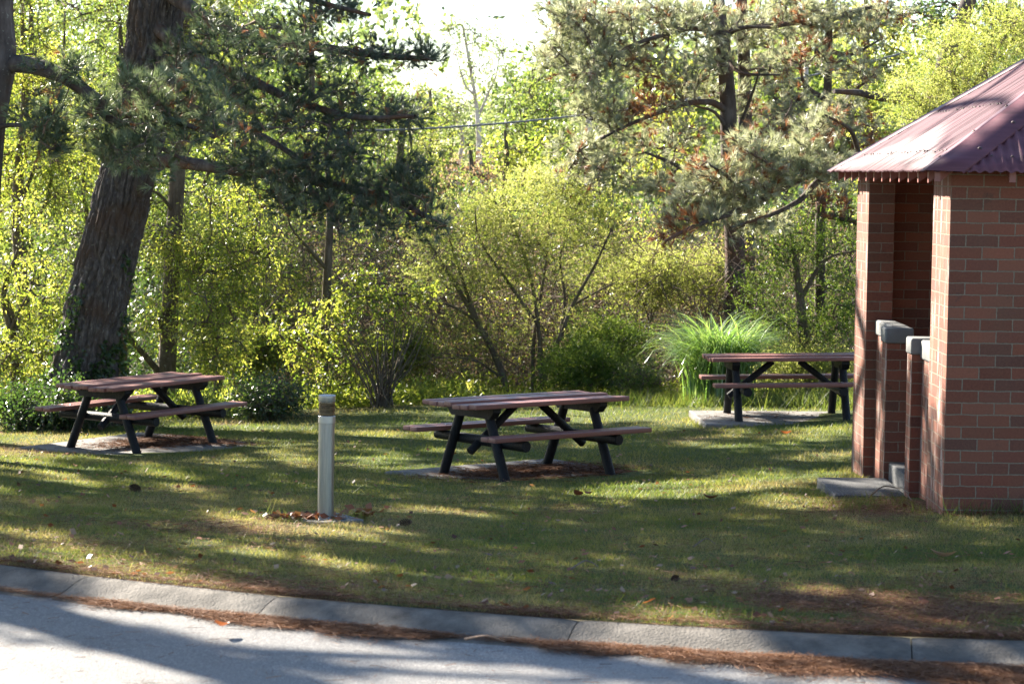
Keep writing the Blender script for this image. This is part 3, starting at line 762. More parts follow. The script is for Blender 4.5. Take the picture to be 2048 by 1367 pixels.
for c in ((EX0, EY0, 1, 1), (EX0, EY1, 1, -1), (EX1, EY0, -1, 1), (EX1, EY1, -1, -1)): hip(*c)
# screw rows, one object
mb = MB(); nm = 1 / math.hypot(1, TP)
def screw(x, y, z, axis, s=.0085):
    th = np.arange(6) * np.pi / 3; up = np.array([-TP * nm if axis == 'w' else 0, -TP * nm if axis == 's' else 0, nm]); a = unit(np.cross(up, (.3, .5, .2))); b = np.cross(up, a)
    r0 = np.array([x, y, z]) - np.array(OFF); ring = lambda r, h: r0 + up * h + r * (np.cos(th)[:, None] * a + np.sin(th)[:, None] * b)
    V = np.vstack([ring(s * 1.5, 0), ring(s * 1.5, .003), ring(s, .003), ring(s * .9, .009), [r0 + up * .010]]); j = np.arange(6); j2 = (j + 1) % 6
    mb.add(V, np.concatenate([np.stack([k * 6 + j, k * 6 + j2, k * 6 + 6 + j2, k * 6 + 6 + j], -1) for k in range(3)]), T=np.stack([18 + j, 18 + j2, np.full(6, 24)], -1))
rg = np.random.default_rng(9)
for run in (.22, .80, 1.42, 2.0):
    k = 0
    for u in np.arange(.019, 2 * HALF, .076 * 1):
        k += 1
        if min(u, 2 * HALF - u) < run + .22 or (k % 2 and rg.random() < .55): continue
        rr = run + rg.standard_normal() * .006
        screw(EX0 + rr, EY0 + u, EZ + rr * TP + .0075, 'w')
for run in (.16, .75, 1.35):
    for u in np.arange(.019, 2 * HALF, .152):
        if min(u, 2 * HALF - u) < run + .22: continue
        screw(EX0 + u, EY0 + run, EZ + run * TP + .0075, 's')
for t in np.arange(.12, HALF, .30):
    screw(EX0 + t, EY0 + t + .16, EZ + t * TP + .024, 'w', .011); screw(EX0 + t + .1 + .18, EY0 + t + .1, EZ + (t + .1) * TP + .026, 's', .012)
o = mb.build('screw', M['screw'], roof); o['kind'] = 'stuff'
# rafter tails and plates
def prism(name, P8, mat, par):
    bm = bmesh.new(); v = [bm.verts.new(Vector(p) - OFF) for p in P8]
    for f in ((0, 1, 2, 3), (7, 6, 5, 4), (0, 4, 5, 1), (1, 5, 6, 2), (2, 6, 7, 3), (3, 7, 4, 0)): bm.faces.new([v[i] for i in f])
    return bm_obj(name, bm, mat, par)
def rafter_w(y, L):
    x0, x1 = 3.065, 3.065 + L; zb = 2.415; zt = EZ + .065 * TP - .014; h = .04
    prism('rafter', [(x0, y - .022, zb), (x1, y - .022, zb + L * TP), (x1, y - .022, zt + L * TP), (x0, y - .022, zt), (x0, y + .022, zb), (x1, y + .022, zb + L * TP), (x1, y + .022, zt + L * TP), (x0, y + .022, zt)], M['trim'], roof)
def rafter_s(x, L):
    y0, y1 = 17.60, 17.60 + L; zb = 2.425; zt = EZ + .10 * TP - .014
    prism('rafter', [(x - .024, y0, zb), (x + .024, y0, zb), (x + .024, y0, zt), (x - .024, y0, zt), (x - .024, y1, zb + L * TP), (x + .024, y1, zb + L * TP), (x + .024, y1, zt + L * TP), (x - .024, y1, zt + L * TP)], M['trim'], roof)
for k in range(12):
    y = 17.95 + .452 * k; rafter_w(y, max(.3, min(y - EY0, EY1 - y) - .15))
for k in range(11):
    x = 3.62 + .452 * k; rafter_s(x, max(.3, min(x - EX0, EX1 - x) - .2))
a0 = np.array([3.05, 17.55]); 
prism('hip_rafter', [(3.05, 17.585, 2.425), (3.085, 17.55, 2.425), (5.2, 19.66, 2.425 + 2.11 * TP), (5.165, 19.695, 2.425 + 2.11 * TP), (3.05, 17.585, 2.512), (3.085, 17.55, 2.512), (5.2, 19.66, 2.512 + 2.11 * TP), (5.165, 19.695, 2.512 + 2.11 * TP)], M['trim'], roof)
# timber plate on the wall heads along the open side
prism('wall_plate', [(3.24, BY0 + .02, 2.502), (3.40, BY0 + .02, 2.502), (3.40, 22.6, 2.502), (3.24, 22.6, 2.502), (3.24, BY0 + .02, 2.56), (3.40, BY0 + .02, 2.56), (3.40, 22.6, 2.56), (3.24, 22.6, 2.56)], M['trim'], roof)
#@@TREES
# ------------------------------------------------------------------ plants
def lobe(px, py, rx, ry, Y, n, rd=None):
    c = at(px, py, Y); k = Y / FPX
    return (c, np.array([rx * k, (rd if rd is not None else .5 * (rx + ry) * k), ry * k]), n)
def wlobe(x, y, z, rx, ry, rz, n): return (np.array([x, y, z], float), np.array([rx, ry, rz], float), n)
def px_line(Y, pts, rad, Yend=None):
    """limb through photo points, its depth running from Y to Yend"""
    n = len(pts); Ye = Y if Yend is None else Yend
    P = [at(p[0], p[1], Y + (Ye - Y) * i / max(1, n - 1)) for i, p in enumerate(pts)]
    return np.array(P), np.linspace(rad[0], rad[1], n) if len(rad) == 2 else np.array(rad, float)

def proj(P):
    d = np.asarray(P, float) - CAM; w = d @ _F
    return 1024 + FPX * (d @ _R) / w, 683.5 - FPX * (d @ _U) / w
SUN = unit(np.array([-.68, .73, .60]))
LIT = [(-60, 890, 215, 985, 13), (260, 930, 420, 992, 12), (370, 1028, 640, 1062, 13), (540, 1056, 815, 1064, 11), (350, 1076, 600, 1110, 11), (580, 1106, 740, 1145, 11), (50, 1102, 350, 1150, 20), (120, 1152, 580, 1208, 24),
       (1040, 1004, 1740, 930, 17), (1300, 962, 1740, 912, 10), (750, 1002, 1000, 1022, 9), (440, 846, 900, 826, 11), (1260, 792, 1740, 784, 24), (1240, 858, 1520, 812, 12), (1500, 1164, 1840, 1206, 10), (1210, 1214, 1460, 1246, 13), (30, 893, 300, 908, 10),
       (520, 905, 620, 930, 8), (690, 925, 790, 915, 7), (860, 875, 950, 890, 8), (1130, 1243, 1600, 1290, 15), (640, 880, 800, 868, 6), (1540, 870, 1712, 850, 10), (1010, 815, 1260, 800, 8), (1440, 1000, 1660, 1010, 8), (0, 1060, 120, 1075, 7), (900, 1150, 1000, 1160, 5)]
def lit(px, py, grow=0.0):
    m = np.zeros(px.shape, bool)
    for x0, y0, x1, y1, hw in LIT:
        u = (px - x0) / (x1 - x0); m |= (u > 0) & (u < 1) & (np.abs(py - (y0 + u * (y1 - y0))) < hw * np.clip(4 * np.minimum(u, 1 - u), .25, 1) + grow)
    return m
def sun_on_lit(P, grow=7.0):
    """does this point's shadow fall on a sunlit streak of the lawn"""
    P = np.asarray(P, float); h = P[:, 2] - ground(np.clip(P[:, 0], -9, 9), P[:, 1])
    G = P - SUN[None] * (h / SUN[2])[:, None]; h2 = P[:, 2] - ground(np.clip(G[:, 0], -9, 9), np.clip(G[:, 1], 8, 60)); G = P - SUN[None] * (h2 / SUN[2])[:, None]
    G[:, 2] = ground(np.clip(G[:, 0], -9, 9), np.clip(G[:, 1], 8, 60)); G[:, 1] = np.maximum(G[:, 1], 6)
    return lit(*proj(G), grow)
def sun_on_wall(P):
    """shadow that would fall on the sunlit brick returns or on most of the roof"""
    k = (3.21 - P[:, 0]) / 1.133; y = P[:, 1] - 1.217 * k; z = P[:, 2] - k; w = (k > 0) & (((y > 17.6) & (y < 18.7) & (z > 1.15) & (z < 2.6)) | ((y > 21.8) & (y < 22.7) & (z > -.2) & (z < 1.3)))
    k = P[:, 2] - 2.9; x = P[:, 0] + 1.133 * k; y = P[:, 1] - 1.217 * k
    return w | ((x > 2.9) & (x < 4.6) & (y > 17.3) & (y < 21.5) & (N3.n(x * 2.2 + 5, y * 1.2) < .72))

def skeleton(limbs, lobes, rng, step=.22, up=.0, wig=.10, wdep=.22, shell=.35):
    """twigs that reach from the limbs to points spread through the lobes; returns paths, tips, tip directions, lobe ids"""
    NP_, ND, NI = [], [], []
    for P, R in limbs:
        d = np.concatenate([[0], np.cumsum(np.linalg.norm(np.diff(P, axis=0), axis=1))])
        NP_.append(P); ND.append(d * .0 if True else d); NI.append(np.full(len(P), -1))
    pts, ids = [], []
    for li, (c, r, n) in enumerate(lobes):
        u = unit(rng.standard_normal((n, 3))) * (rng.random((n, 1)) ** shell)
        pts.append(c + u * r); ids.append(np.full(n, li))
    pts = np.concatenate(pts); ids = np.concatenate(ids)
    qx, qy = proj(pts); gone = ((qy < -40) | (qx < -60)) & (sun_on_lit(pts) | sun_on_wall(pts))      # unseen crown gaps that let the sun through
    pts, ids = pts[~gone], ids[~gone]
    base = np.concatenate(NP_)
    d0 = np.array([np.min(np.sum((base - p) ** 2, 1)) for p in pts])
    order = np.argsort(d0); pts, ids = pts[order], ids[order]
    cap = len(base) + len(pts) * 14
    NPa = np.zeros((cap, 3)); NDa = np.zeros(cap); NIa = np.full(cap, -1); cnt = len(base)
    NPa[:cnt] = base; NDa[:cnt] = np.concatenate(ND)
    paths, tips, dirs, parent = [], [], [], []
    for k, p in enumerate(pts):
        dv = NPa[:cnt] - p; dist = np.sqrt(np.einsum('ij,ij->i', dv, dv))
        q = int(np.argmin(dist + wdep * NDa[:cnt])); L = dist[q]
        n = int(min(9, max(3, math.ceil(L / step)))); t = np.linspace(0, 1, n + 1)[:, None]
        off = rng.standard_normal(3) * wig * L + np.array([0, 0, -up * L])
        path = NPa[q] + (p - NPa[q]) * t + off * (t * (1 - t)) * 2.2 + np.vstack([np.zeros(3), rng.standard_normal((n - 1, 3)) * .022 * L, np.zeros(3)])
        m = n
        NPa[cnt:cnt + m] = path[1:]; NDa[cnt:cnt + m] = NDa[q] + np.linspace(L / n, L, m); NIa[cnt:cnt + m] = k
        parent.append(NIa[q]); cnt += m
        paths.append(path); tips.append(p); dirs.append(path[-1] - path[-2])
        if cnt > cap - 12: break
    desc = np.zeros(len(paths))
    for k in range(len(paths) - 1, -1, -1):
        if parent[k] >= 0: desc[parent[k]] += desc[k] + 1
    tips = np.array(tips); ids = ids[:len(tips)]
    return paths, desc, tips, unit(np.array(dirs)), ids

def emit_twigs(mb, paths, desc, rng, r0=.0045, k=.0045, sides=4, m=0, cap=.06):
    for p, d in zip(paths, desc):
        rb = min(cap, r0 + k * math.sqrt(d)); tube(mb, p, np.linspace(rb, r0 * .7, len(p)), sides if rb > .008 else 3, rng.random(), m)

def add_needles(mb, P, D, rng, tufts=4, k=34, L=.11, w=.004, spread=.10, m=1, a0=None, open_=.5, back=.28, tw=0):
    """pine tufts: brushes of needles fanning out from the ends of short twigs"""
    n = len(P); tp0 = np.repeat(P, tufts, 0); D0 = np.repeat(D, tufts, 0); N_ = len(tp0)
    ta = np.clip(.5 + .27 * rng.standard_normal(N_), 0, 1) if a0 is None else np.repeat(a0, tufts) + .12 * rng.standard_normal(N_)
    r = unit(rng.standard_normal((N_, 3)) + D0 * .7 + np.array([0, 0, .35]))
    tp0 = tp0 - D0 * rng.random((N_, 1)) * back
    tp = tp0 + r * (spread * (.6 + .8 * rng.random((N_, 1)))); td = unit(r + D0 * .6 + np.array([0, 0, .3]))
    s_ = unit(np.cross(r, rng.standard_normal((N_, 3)))) * .0022                      # the short twigs
    mb.add(np.stack([tp0 - s_, tp0 + s_, tp + s_ * .7, tp - s_ * .7], 1).reshape(-1, 3), np.arange(4 * N_).reshape(-1, 4), a=.5, m=tw)
    sz = .75 + .5 * rng.random(N_)
    p = np.repeat(tp, k, 0); d0 = np.repeat(td, k, 0); NN = len(p); ll = L * np.repeat(sz, k) * (.75 + .4 * rng.random(NN))
    b = p - d0 * (rng.random((NN, 1)) * .05)
    d = unit(d0 + unit(rng.standard_normal((NN, 3))) * open_ * 1.5 * rng.random((NN, 1)) ** .5)
    s = unit(np.cross(d, rng.standard_normal((NN, 3)))) * w * .5
    V = np.stack([b - s, b + s, b + d * ll[:, None]], 1)
    a = np.clip(np.repeat(ta, k) + .08 * rng.standard_normal(NN), 0, 1)
    mb.add(V.reshape(-1, 3), T=np.arange(3 * NN).reshape(-1, 3), a=np.repeat(a, 3), m=m)

def add_leaves(mb, P, D, rng, n=14, L=.07, wr=.22, spread=.13, droop=.25, m=1, fwd=.5, a0=None, back=.3, up=.9, tw=0):
    """sprays of broad leaves: short shoots leave the twig end, leaves alternate along them"""
    K = len(P); q = max(1, int(round(n / 6.0))); per = max(2, int(round(n / q))); NS = K * q
    ta = np.repeat(np.clip(.5 + .2 * rng.standard_normal(K), 0, 1) if a0 is None else a0, q) + .16 * rng.standard_normal(NS)
    r = unit(rng.standard_normal((NS, 3)) + np.repeat(D, q, 0) * fwd + np.array([0, 0, -.15 * droop]))
    b0 = np.repeat(P, q, 0) - np.repeat(D, q, 0) * (rng.random((NS, 1)) * back) + rng.standard_normal((NS, 3)) * spread * .35
    sl = spread * 2.2 * (.6 + .8 * rng.random(NS))
    if tw is not None:
        e = b0 + r * sl[:, None] + np.array([0, 0, -.35 * droop]) * sl[:, None]; s_ = unit(np.cross(r, rng.standard_normal((NS, 3)))) * .0025
        mb.add(np.stack([b0 - s_, b0 + s_, e + s_ * .4, e - s_ * .4], 1).reshape(-1, 3), np.arange(4 * NS).reshape(-1, 4), a=.5, m=tw)
    NN = NS * per; u = np.tile((np.arange(per) + .6) / per, NS); rr = np.repeat(r, per, 0); ss = np.repeat(sl, per)
    p = np.repeat(b0, per, 0) + rr * (u * ss)[:, None]; p[:, 2] -= .35 * droop * ss * u * u
    d = unit(rr * .7 + unit(rng.standard_normal((NN, 3))) * .8 + np.array([0, 0, -droop]))
    nr = unit(rng.standard_normal((NN, 3)) * .75 + np.repeat(rng.standard_normal((NS, 3)), per, 0) * .4 + np.array([0, 0, up]))
    s = unit(np.cross(d, nr)); l = (L * (.55 + .75 * rng.random(NN)) * (1.15 - .35 * u))[:, None]
    nn = np.cross(d, s) * l * .08
    V = np.stack([p, p + d * l * .42 + s * l * wr + nn, p + d * l, p + d * l * .42 - s * l * wr + nn], 1)
    a = np.clip(np.repeat(ta, per) + .09 * rng.standard_normal(NN), 0, 1)
    mb.add(V.reshape(-1, 3), np.arange(4 * NN).reshape(-1, 4), a=np.repeat(a, 4), m=m)

def add_sprays(mb, P, D, rng, m_=5, k=22, SL=.26, L=.035, w=.008, spread=.10, m=1, up=.35, a0=None):
    """fine feathery plumes: narrow leaflets set along short shoots"""
    K = len(P); n = K * m_
    ta = np.clip(.45 + .2 * rng.standard_normal(K), 0, 1) if a0 is None else a0
    b = np.repeat(P, m_, 0) + rng.standard_normal((n, 3)) * spread; d = unit(np.repeat(D, m_, 0) * .6 + rng.standard_normal((n, 3)) * .5 + np.array([0, 0, up]))
    sl = SL * (.6 + .7 * rng.random(n))
    N_ = n * k; u = rng.random(N_); bb = np.repeat(b, k, 0); dd = np.repeat(d, k, 0); ss = np.repeat(sl, k)
    droop = np.zeros((N_, 3)); droop[:, 2] = -.10 * ss * u * u
    p = bb + dd * (u * ss)[:, None] + droop
    ld = unit(dd * .8 + rng.standard_normal((N_, 3)) * .6); ll = (L * (1.15 - .6 * u) * (.7 + .5 * rng.random(N_)))[:, None]
    s = unit(np.cross(ld, rng.standard_normal((N_, 3)))) * w * .5
    V = np.stack([p, p + ld * ll * .5 + s, p + ld * ll, p + ld * ll * .5 - s], 1)
    a = np.clip(np.repeat(np.repeat(ta, m_), k) + .25 * (u - .4) + .1 * rng.standard_normal(N_), 0, 1)
    mb.add(V.reshape(-1, 3), np.arange(4 * N_).reshape(-1, 4), a=np.repeat(a, 4), m=m)

def plant(name, label, cat, trunk, limbs, lobes, leafmat, leafer, seed, bark='bark_grey', twig='twig', group=None, step=.22, up=0., wig=.1, sides=9, twigk=(.0045, .0045), crown='crown', trunk_name='trunk', twcap=.05, shell=.35, lean_extra=None):
    """trunk and limbs as parts, twigs and leaves as the crown"""
    rng = np.random.default_rng(seed)
    base = np.array(trunk[0][0]) if trunk is not None else lobes[0][0] - np.array([0, 0, lobes[0][1][2]])
    root = empty(name, tuple(base), label, cat, group)
    sk = []
    def put(mbb, nm, mat):
        for k in range(len(mbb.V)): mbb.V[k] = mbb.V[k] - base
        return mbb.build(nm, mat, root, smooth=True)
    if trunk is not None:
        P, R = catmull(trunk[0], trunk[1], .12); mb = MB(); tube(mb, P, R, sides + 4, .5); put(mb, trunk_name, M[bark]); sk.append((P, R))
    for l in limbs:
        P, R = catmull(l[0], l[1], .12); mb = MB(); tube(mb, P, R, sides, .5, cap=True); put(mb, 'branch', M[bark]); sk.append((P, R))
    if lobes:
        if not sk: sk = [(np.array([base, base + [0, 0, .1]]), np.array([.02, .01]))]
        paths, desc, tips, dirs, ids = skeleton(sk, lobes, rng, step, up, wig, shell=shell)
        mb = MB(); emit_twigs(mb, paths, desc, rng, *twigk, cap=twcap)
        leafer(mb, tips, dirs, rng, ids); mb.Qm and None
        mats = [M[twig]] + [M[x] for x in (leafmat if isinstance(leafmat, (list, tuple)) else [leafmat])]
        for k in range(len(mb.V)): mb.V[k] = mb.V[k] - base
        o = mb.build(crown, mats, root); 
        sm = np.zeros(len(o.data.polygons), bool); o.data.polygons.foreach_set('use_smooth', sm)
    return root

# ---- the big leaning pine
def bark_trunk(root, P, R, zcut, mat, seed):
    """plated bark: a fine grid displaced by stretched cells"""
    rng = np.random.default_rng(seed); P, R = catmull(P, R, .014); n = len(P); sides = 190
    Tn = unit(np.gradient(P, axis=0)); N = unit(np.cross(Tn, np.cross((0, 1.0, 0), Tn))); B = np.cross(Tn, N)
    h = np.concatenate([[0], np.cumsum(np.linalg.norm(np.diff(P, axis=0), axis=1))]); th = np.arange(sides) * 2 * np.pi / sides
    circ = 2 * np.pi * R.mean(); Sx = th / (2 * np.pi) * circ
    X, Hh = np.meshgrid(Sx, h, indexing='xy')
    X = X + .10 * (N1.fbm(X * 2.6, Hh * 2.4) - .5); Hh = Hh + .22 * (N2.fbm(X * 5, Hh * 1.5) - .5)
    cx, cz = .082, .55; nx, nz = int(round(circ / cx)), int(h[-1] / cz) + 4; cx = circ / nx
    jx = rng.random((nx, nz)); jz = rng.random((nx, nz)) * 1.6 - .3; hx = rng.random((nx, nz))
    gi = np.floor(X / cx).astype(int); gj = np.floor(Hh / cz).astype(int) + 1
    d1 = np.full(X.shape, 9.); d2 = np.full(X.shape, 9.); hv = np.zeros(X.shape)
    for a in (-2, -1, 0, 1, 2):
        for b in (-1, 0, 1):
            ii = gi + a; jj = np.clip(gj + b, 0, nz - 1); px_ = (ii + jx[ii % nx, jj]) * cx; pz_ = (jj - 1 + jz[ii % nx, jj]) * cz
            d = np.sqrt(((X - px_) / cx) ** 2 + ((Hh - pz_) / cz) ** 2)
            c = d < d1; d2 = np.where(c, d1, np.minimum(d2, d)); hv = np.where(c, hx[ii % nx, jj], hv); d1 = np.where(c, d, d1)
    e = np.clip((d2 - d1) / .36, 0, 1); e = e * e * (3 - 2 * e)
    rid = 1 - np.abs(2 * N1.fbm(X * 15 + 3, Hh * 2.6 + 5, 3) - 1) ** .7; cut = np.clip((.16 - np.abs(N2.fbm(X * 5 + 11, Hh * 9, 3) - .5)) / .16, 0, 1) ** 3
    disp = -.062 + .036 * e + .018 * hv * e + .034 * (rid - .6) - .012 * cut + .016 * (N3.fbm(X * 34, Hh * 16) - .5) + .035 * (N1.fbm(X * 2.2, Hh * .7) - .5)
    Rr = R[:, None] + disp
    V = P[:, None] + Rr[..., None] * (np.cos(th)[None, :, None] * N[:, None] + np.sin(th)[None, :, None] * B[:, None])
    i = np.arange(n - 1)[:, None] * sides; j = np.arange(sides)[None]; j2 = (j + 1) % sides
    mb = MB(); mb.add(V.reshape(-1, 3) - np.array(root.location), np.stack([i + j, i + j2, i + sides + j2, i + sides + j], -1).reshape(-1, 4), a=(e).reshape(-1))
    return mb.build('trunk', mat, root, smooth=True), (P, R)

def leaning_pine():
    Y0 = 31.0; rng = np.random.default_rng(21)
    P, R = px_line(Y0, [(158, 850), (165, 790), (178, 690), (205, 560), (238, 420), (271, 280), (300, 130), (318, 0)], [.60, .50, .435, .405, .38, .37, .365, .36])
    root = empty('leaning_pine', tuple(P[0]), 'thick dark leaning pine trunk with plated bark behind the left table', 'pine tree')
    top = [P[-1] + np.array(v) for v in ((.25, 0, 1.6), (.45, -.1, 4.0), (.5, -.2, 7.0), (.5, -.2, 10.0), (.5, -.2, 12.5))]
    P2 = np.vstack([P, top[0]]); R2 = np.concatenate([R, [.34]])
    _, sk0 = bark_trunk(root, P2, R2, 0, M['bark_plate'], 4)
    mb = MB(); Pt, Rt = catmull(np.vstack([P2[-1:] - (0.02, 0, .1), top[1:]]), np.array([.34, .27, .19, .11, .03]), .3); tube(mb, Pt - np.array(root.location), Rt, 14, .5); mb.build('upper_trunk', M['bark_pine'], root, smooth=True)
    sk = [(sk0[0][::8], sk0[1][::8]), (Pt, Rt)]
    br = [([(262, 322), (315, 320), (380, 327), (450, 338), (560, 352), (680, 372), (790, 400), (850, 432)], (.10, .03), 30.6, 28.2),
          ([(330, -20), (380, 15), (430, 50), (520, 75), (640, 95), (770, 112), (870, 118)], (.11, .025), 30.8, 28.0),
          ([(318, 60), (400, 120), (500, 160), (600, 205), (720, 235), (830, 232)], (.09, .02), 30.7, 27.6),
          ([(300, 180), (420, 230), (520, 270), (610, 330), (660, 410), (680, 470)], (.06, .015), 30.6, 28.6),
          ([(355, -60), (480, -40), (620, 0), (740, 30)], (.07, .02), 30.7, 28.0)]
    for pts, rad, ya, yb in br:
        p, r = px_line(ya, pts, rad, yb); p, r = catmull(p, r, .12); mb = MB(); tube(mb, p - np.array(root.location), r, 10, .5); mb.build('branch', M['bark_pine'], root, smooth=True); sk.append((p, r))
    for k in range(17):
        a = k * 2.4; z = 5.6 + k * .62; c = Pt[np.argmin(np.abs(Pt[:, 2] - z))]; L = (4.6 - .16 * k) * (.75 + .5 * rng.random())
        e = c + np.array([math.cos(a) * L, math.sin(a) * L, .5 + .9 * rng.random()]); mid = (c + e) / 2 + np.array([0, 0, .3])
        p, r = catmull(np.array([c, mid, e]), np.array([.09, .06, .02]), .2); mb = MB(); tube(mb, p - np.array(root.location), r, 7, .5); mb.build('branch', M['bark_pine'], root, smooth=True); sk.append((p, r))
    lo = [(560, 330, 90, 45), (660, 350, 110, 50), (760, 400, 110, 40), (855, 452, 48, 24), (520, 250, 80, 40), (640, 250, 100, 34), (780, 245, 75, 26), (838, 226, 34, 16), (470, 120, 80, 45), (570, 100, 80, 36),
          (660, 120, 90, 28), (770, 116, 90, 22), (858, 108, 42, 22), (600, 40, 110, 30), (420, 60, 60, 40), (470, 330, 60, 34), (610, 410, 80, 34), (710, 450, 80, 26), (820, 385, 55, 24), (440, 190, 60, 36), (815, 330, 46, 22),
          (600, 180, 60, 26), (700, 310, 70, 26), (560, 390, 60, 26), (690, 190, 60, 20), (700, 10, 50, 16), (345, 120, 40, 30)]
    lobes = []
    for i, (x, y, rx, ry) in enumerate(lo): lobes.append(lobe(x, y, rx, ry, 28.8 - 1.0 * rng.random(), int(8 + rx * ry / 130), .75))
    nv = len(lobes)
    for k in range(17):
        a = k * 2.4; z = 5.9 + k * .62; L = (4.2 - .16 * k); c = Pt[np.argmin(np.abs(Pt[:, 2] - z))]
        for f in (.55, .95):
            q = np.array([c[0] + math.cos(a) * L * f, c[1] + math.sin(a) * L * f, z + .4])
            if q[0] + 1.133 * (q[2] - 2) < 2.2 or q[1] - 1.217 * (q[2] - 2) > 25: lobes.append(wlobe(*q, 1.0, 1.0, .45, 26))
    paths, desc, tips, dirs, ids = skeleton(sk, lobes, rng, .25, -.06, .12)
    mb = MB(); emit_twigs(mb, paths, desc, rng, .004, .0045, cap=.04)
    vis = ids < nv
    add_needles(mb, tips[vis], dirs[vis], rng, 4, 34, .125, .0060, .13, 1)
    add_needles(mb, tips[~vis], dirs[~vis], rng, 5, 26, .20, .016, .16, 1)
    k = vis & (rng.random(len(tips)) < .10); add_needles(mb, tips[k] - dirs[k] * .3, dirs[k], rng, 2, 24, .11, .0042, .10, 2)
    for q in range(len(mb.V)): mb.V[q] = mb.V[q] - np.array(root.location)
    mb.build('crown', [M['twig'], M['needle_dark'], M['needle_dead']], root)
    # ivy on the lower trunk
    mb = MB(); n = 2600; Pp, Rr = sk0; f = rng.random(n) ** 1.9; hh = f * 2.1; idx = np.clip((hh / .014).astype(int) + 10, 0, len(Pp) - 1)
    an = -np.pi / 2 + rng.standard_normal(n) * (1.2 - .25 * hh) + .35 * np.clip(hh, 0, 2)
    c = Pp[idx]; r = Rr[idx] + .012 + .05 * rng.random(n) * (1 - f); dirn = np.stack([np.cos(an), np.sin(an), np.zeros(n)], -1)
    keep = N2.fbm(an * 2.4 + 9, hh * 1.6 + 3) > (.36 + .14 * hh); pos = (c + dirn * r[:, None])[keep]; dn = dirn[keep]
    add_leaves(mb, pos, unit(dn * .4 + np.array([0, 0, -.6])), rng, 3, .065, .34, .03, .3, 0, .5, None, .02, .0, None)
    for q in range(len(mb.V)): mb.V[q] = mb.V[q] - np.array(root.location)
    mb.build('ivy', M['leaf_dark'], root)
    return root
leaning_pine()

def needles_two(dead_share, L=.12, w=.0045, tufts=4, k=36, spread=.10, open_=.55):
    def f(mb, tips, dirs, rng, ids):
        dead = rng.random(len(tips)) < dead_share
        # whole sprays die together
        c = N1.fbm(tips[:, 0] * 1.1 + 40, tips[:, 2] * 1.3 + tips[:, 1] * .4); dead |= c > np.quantile(c, 1 - dead_share * .9) if dead_share > .02 else dead
        add_needles(mb, tips[~dead], dirs[~dead], rng, tufts, k, L, w, spread, 1, None, open_)
        if dead.any(): add_needles(mb, tips[dead], dirs[dead], rng, max(2, tufts - 1), int(k * .8), L, w, spread, 2, None, open_)
    return f

# ---- pine at the left edge, its bough reaching across the leaning trunk
tr = px_line(24, [(-75, 1000), (-62, 700), (-48, 420), (-33, 240), (-14, 120), (-16, 40), (-12, -60), (0, -300), (10, -700), (15, -1100)], [.27, .25, .235, .225, .235, .215, .2, .17, .12, .04])
bx = [px_line(24, [(-14, 132), (30, 128), (85, 137), (140, 160), (178, 188), (212, 212), (250, 228), (310, 238), (370, 248), (430, 275)], (.10, .02), 23.4),
      px_line(24, [(-30, 260), (20, 250), (70, 255), (115, 275)], (.03, .012), 23.6),
      px_line(24, [(178, 188), (215, 235), (270, 265), (330, 300), (390, 330)], (.055, .012), 23.2)]
rng = np.random.default_rng(31)
lo = [(110, 128, 60, 14), (255, 160, 46, 24), (305, 190, 70, 30), (375, 172, 60, 28), (425, 195, 40, 28), (275, 235, 70, 26), (335, 275, 70, 28), (255, 310, 56, 30), (185, 265, 56, 32), (115, 225, 66, 28), (95, 285, 56, 30), (390, 245, 55, 30), (300, 335, 50, 16), (225, 300, 60, 30), (150, 135, 30, 14), (60, 260, 40, 30), (440, 240, 36, 26), (190, 215, 40, 24)]
lobes = [lobe(x, y, rx, ry, 23.5 + .5 * (rng.random() - .5), int(5 + rx * ry / 125), .55) for x, y, rx, ry in lo]
tp = tr[0]
for k in range(15):
    a = k * 2.4 + .6; z = 5.2 + .42 * k; L = 4.0 - .18 * k
    c = np.array([-5.0, 24, z]); e = c + np.array([math.cos(a) * L, math.sin(a) * L, .7])
    bx.append((np.array([c, (c + e) / 2 + (0, 0, .15), e]), np.array([.07, .05, .015])))
    for f in (.5, .95): lobes.append(wlobe(c[0] + math.cos(a) * L * f, c[1] + math.sin(a) * L * f, z + .5, .95, .95, .4, 24))
NV_EDGE = len(lo); EDGE_LOBES = lo
def edge_needles(mb, tips, dirs, rng, ids):
    v = ids < NV_EDGE
    add_needles(mb, tips[v], dirs[v], rng, 4, 34, .115, .0050, .12, 1)
    add_needles(mb, tips[~v], dirs[~v], rng, 5, 26, .20, .016, .16, 1)
    k = v & (rng.random(len(tips)) < .12); add_needles(mb, tips[k] - dirs[k] * .25, dirs[k], rng, 2, 22, .11, .004, .08, 2)
plant('edge_pine', 'dark pine cut by the left edge, one long bough crossing the leaning trunk', 'pine tree', tr, bx, lobes, ['needle', 'needle_dead'], edge_needles, 32, 'bark_pine', up=-.05, twcap=.03, twigk=(.0035, .004))

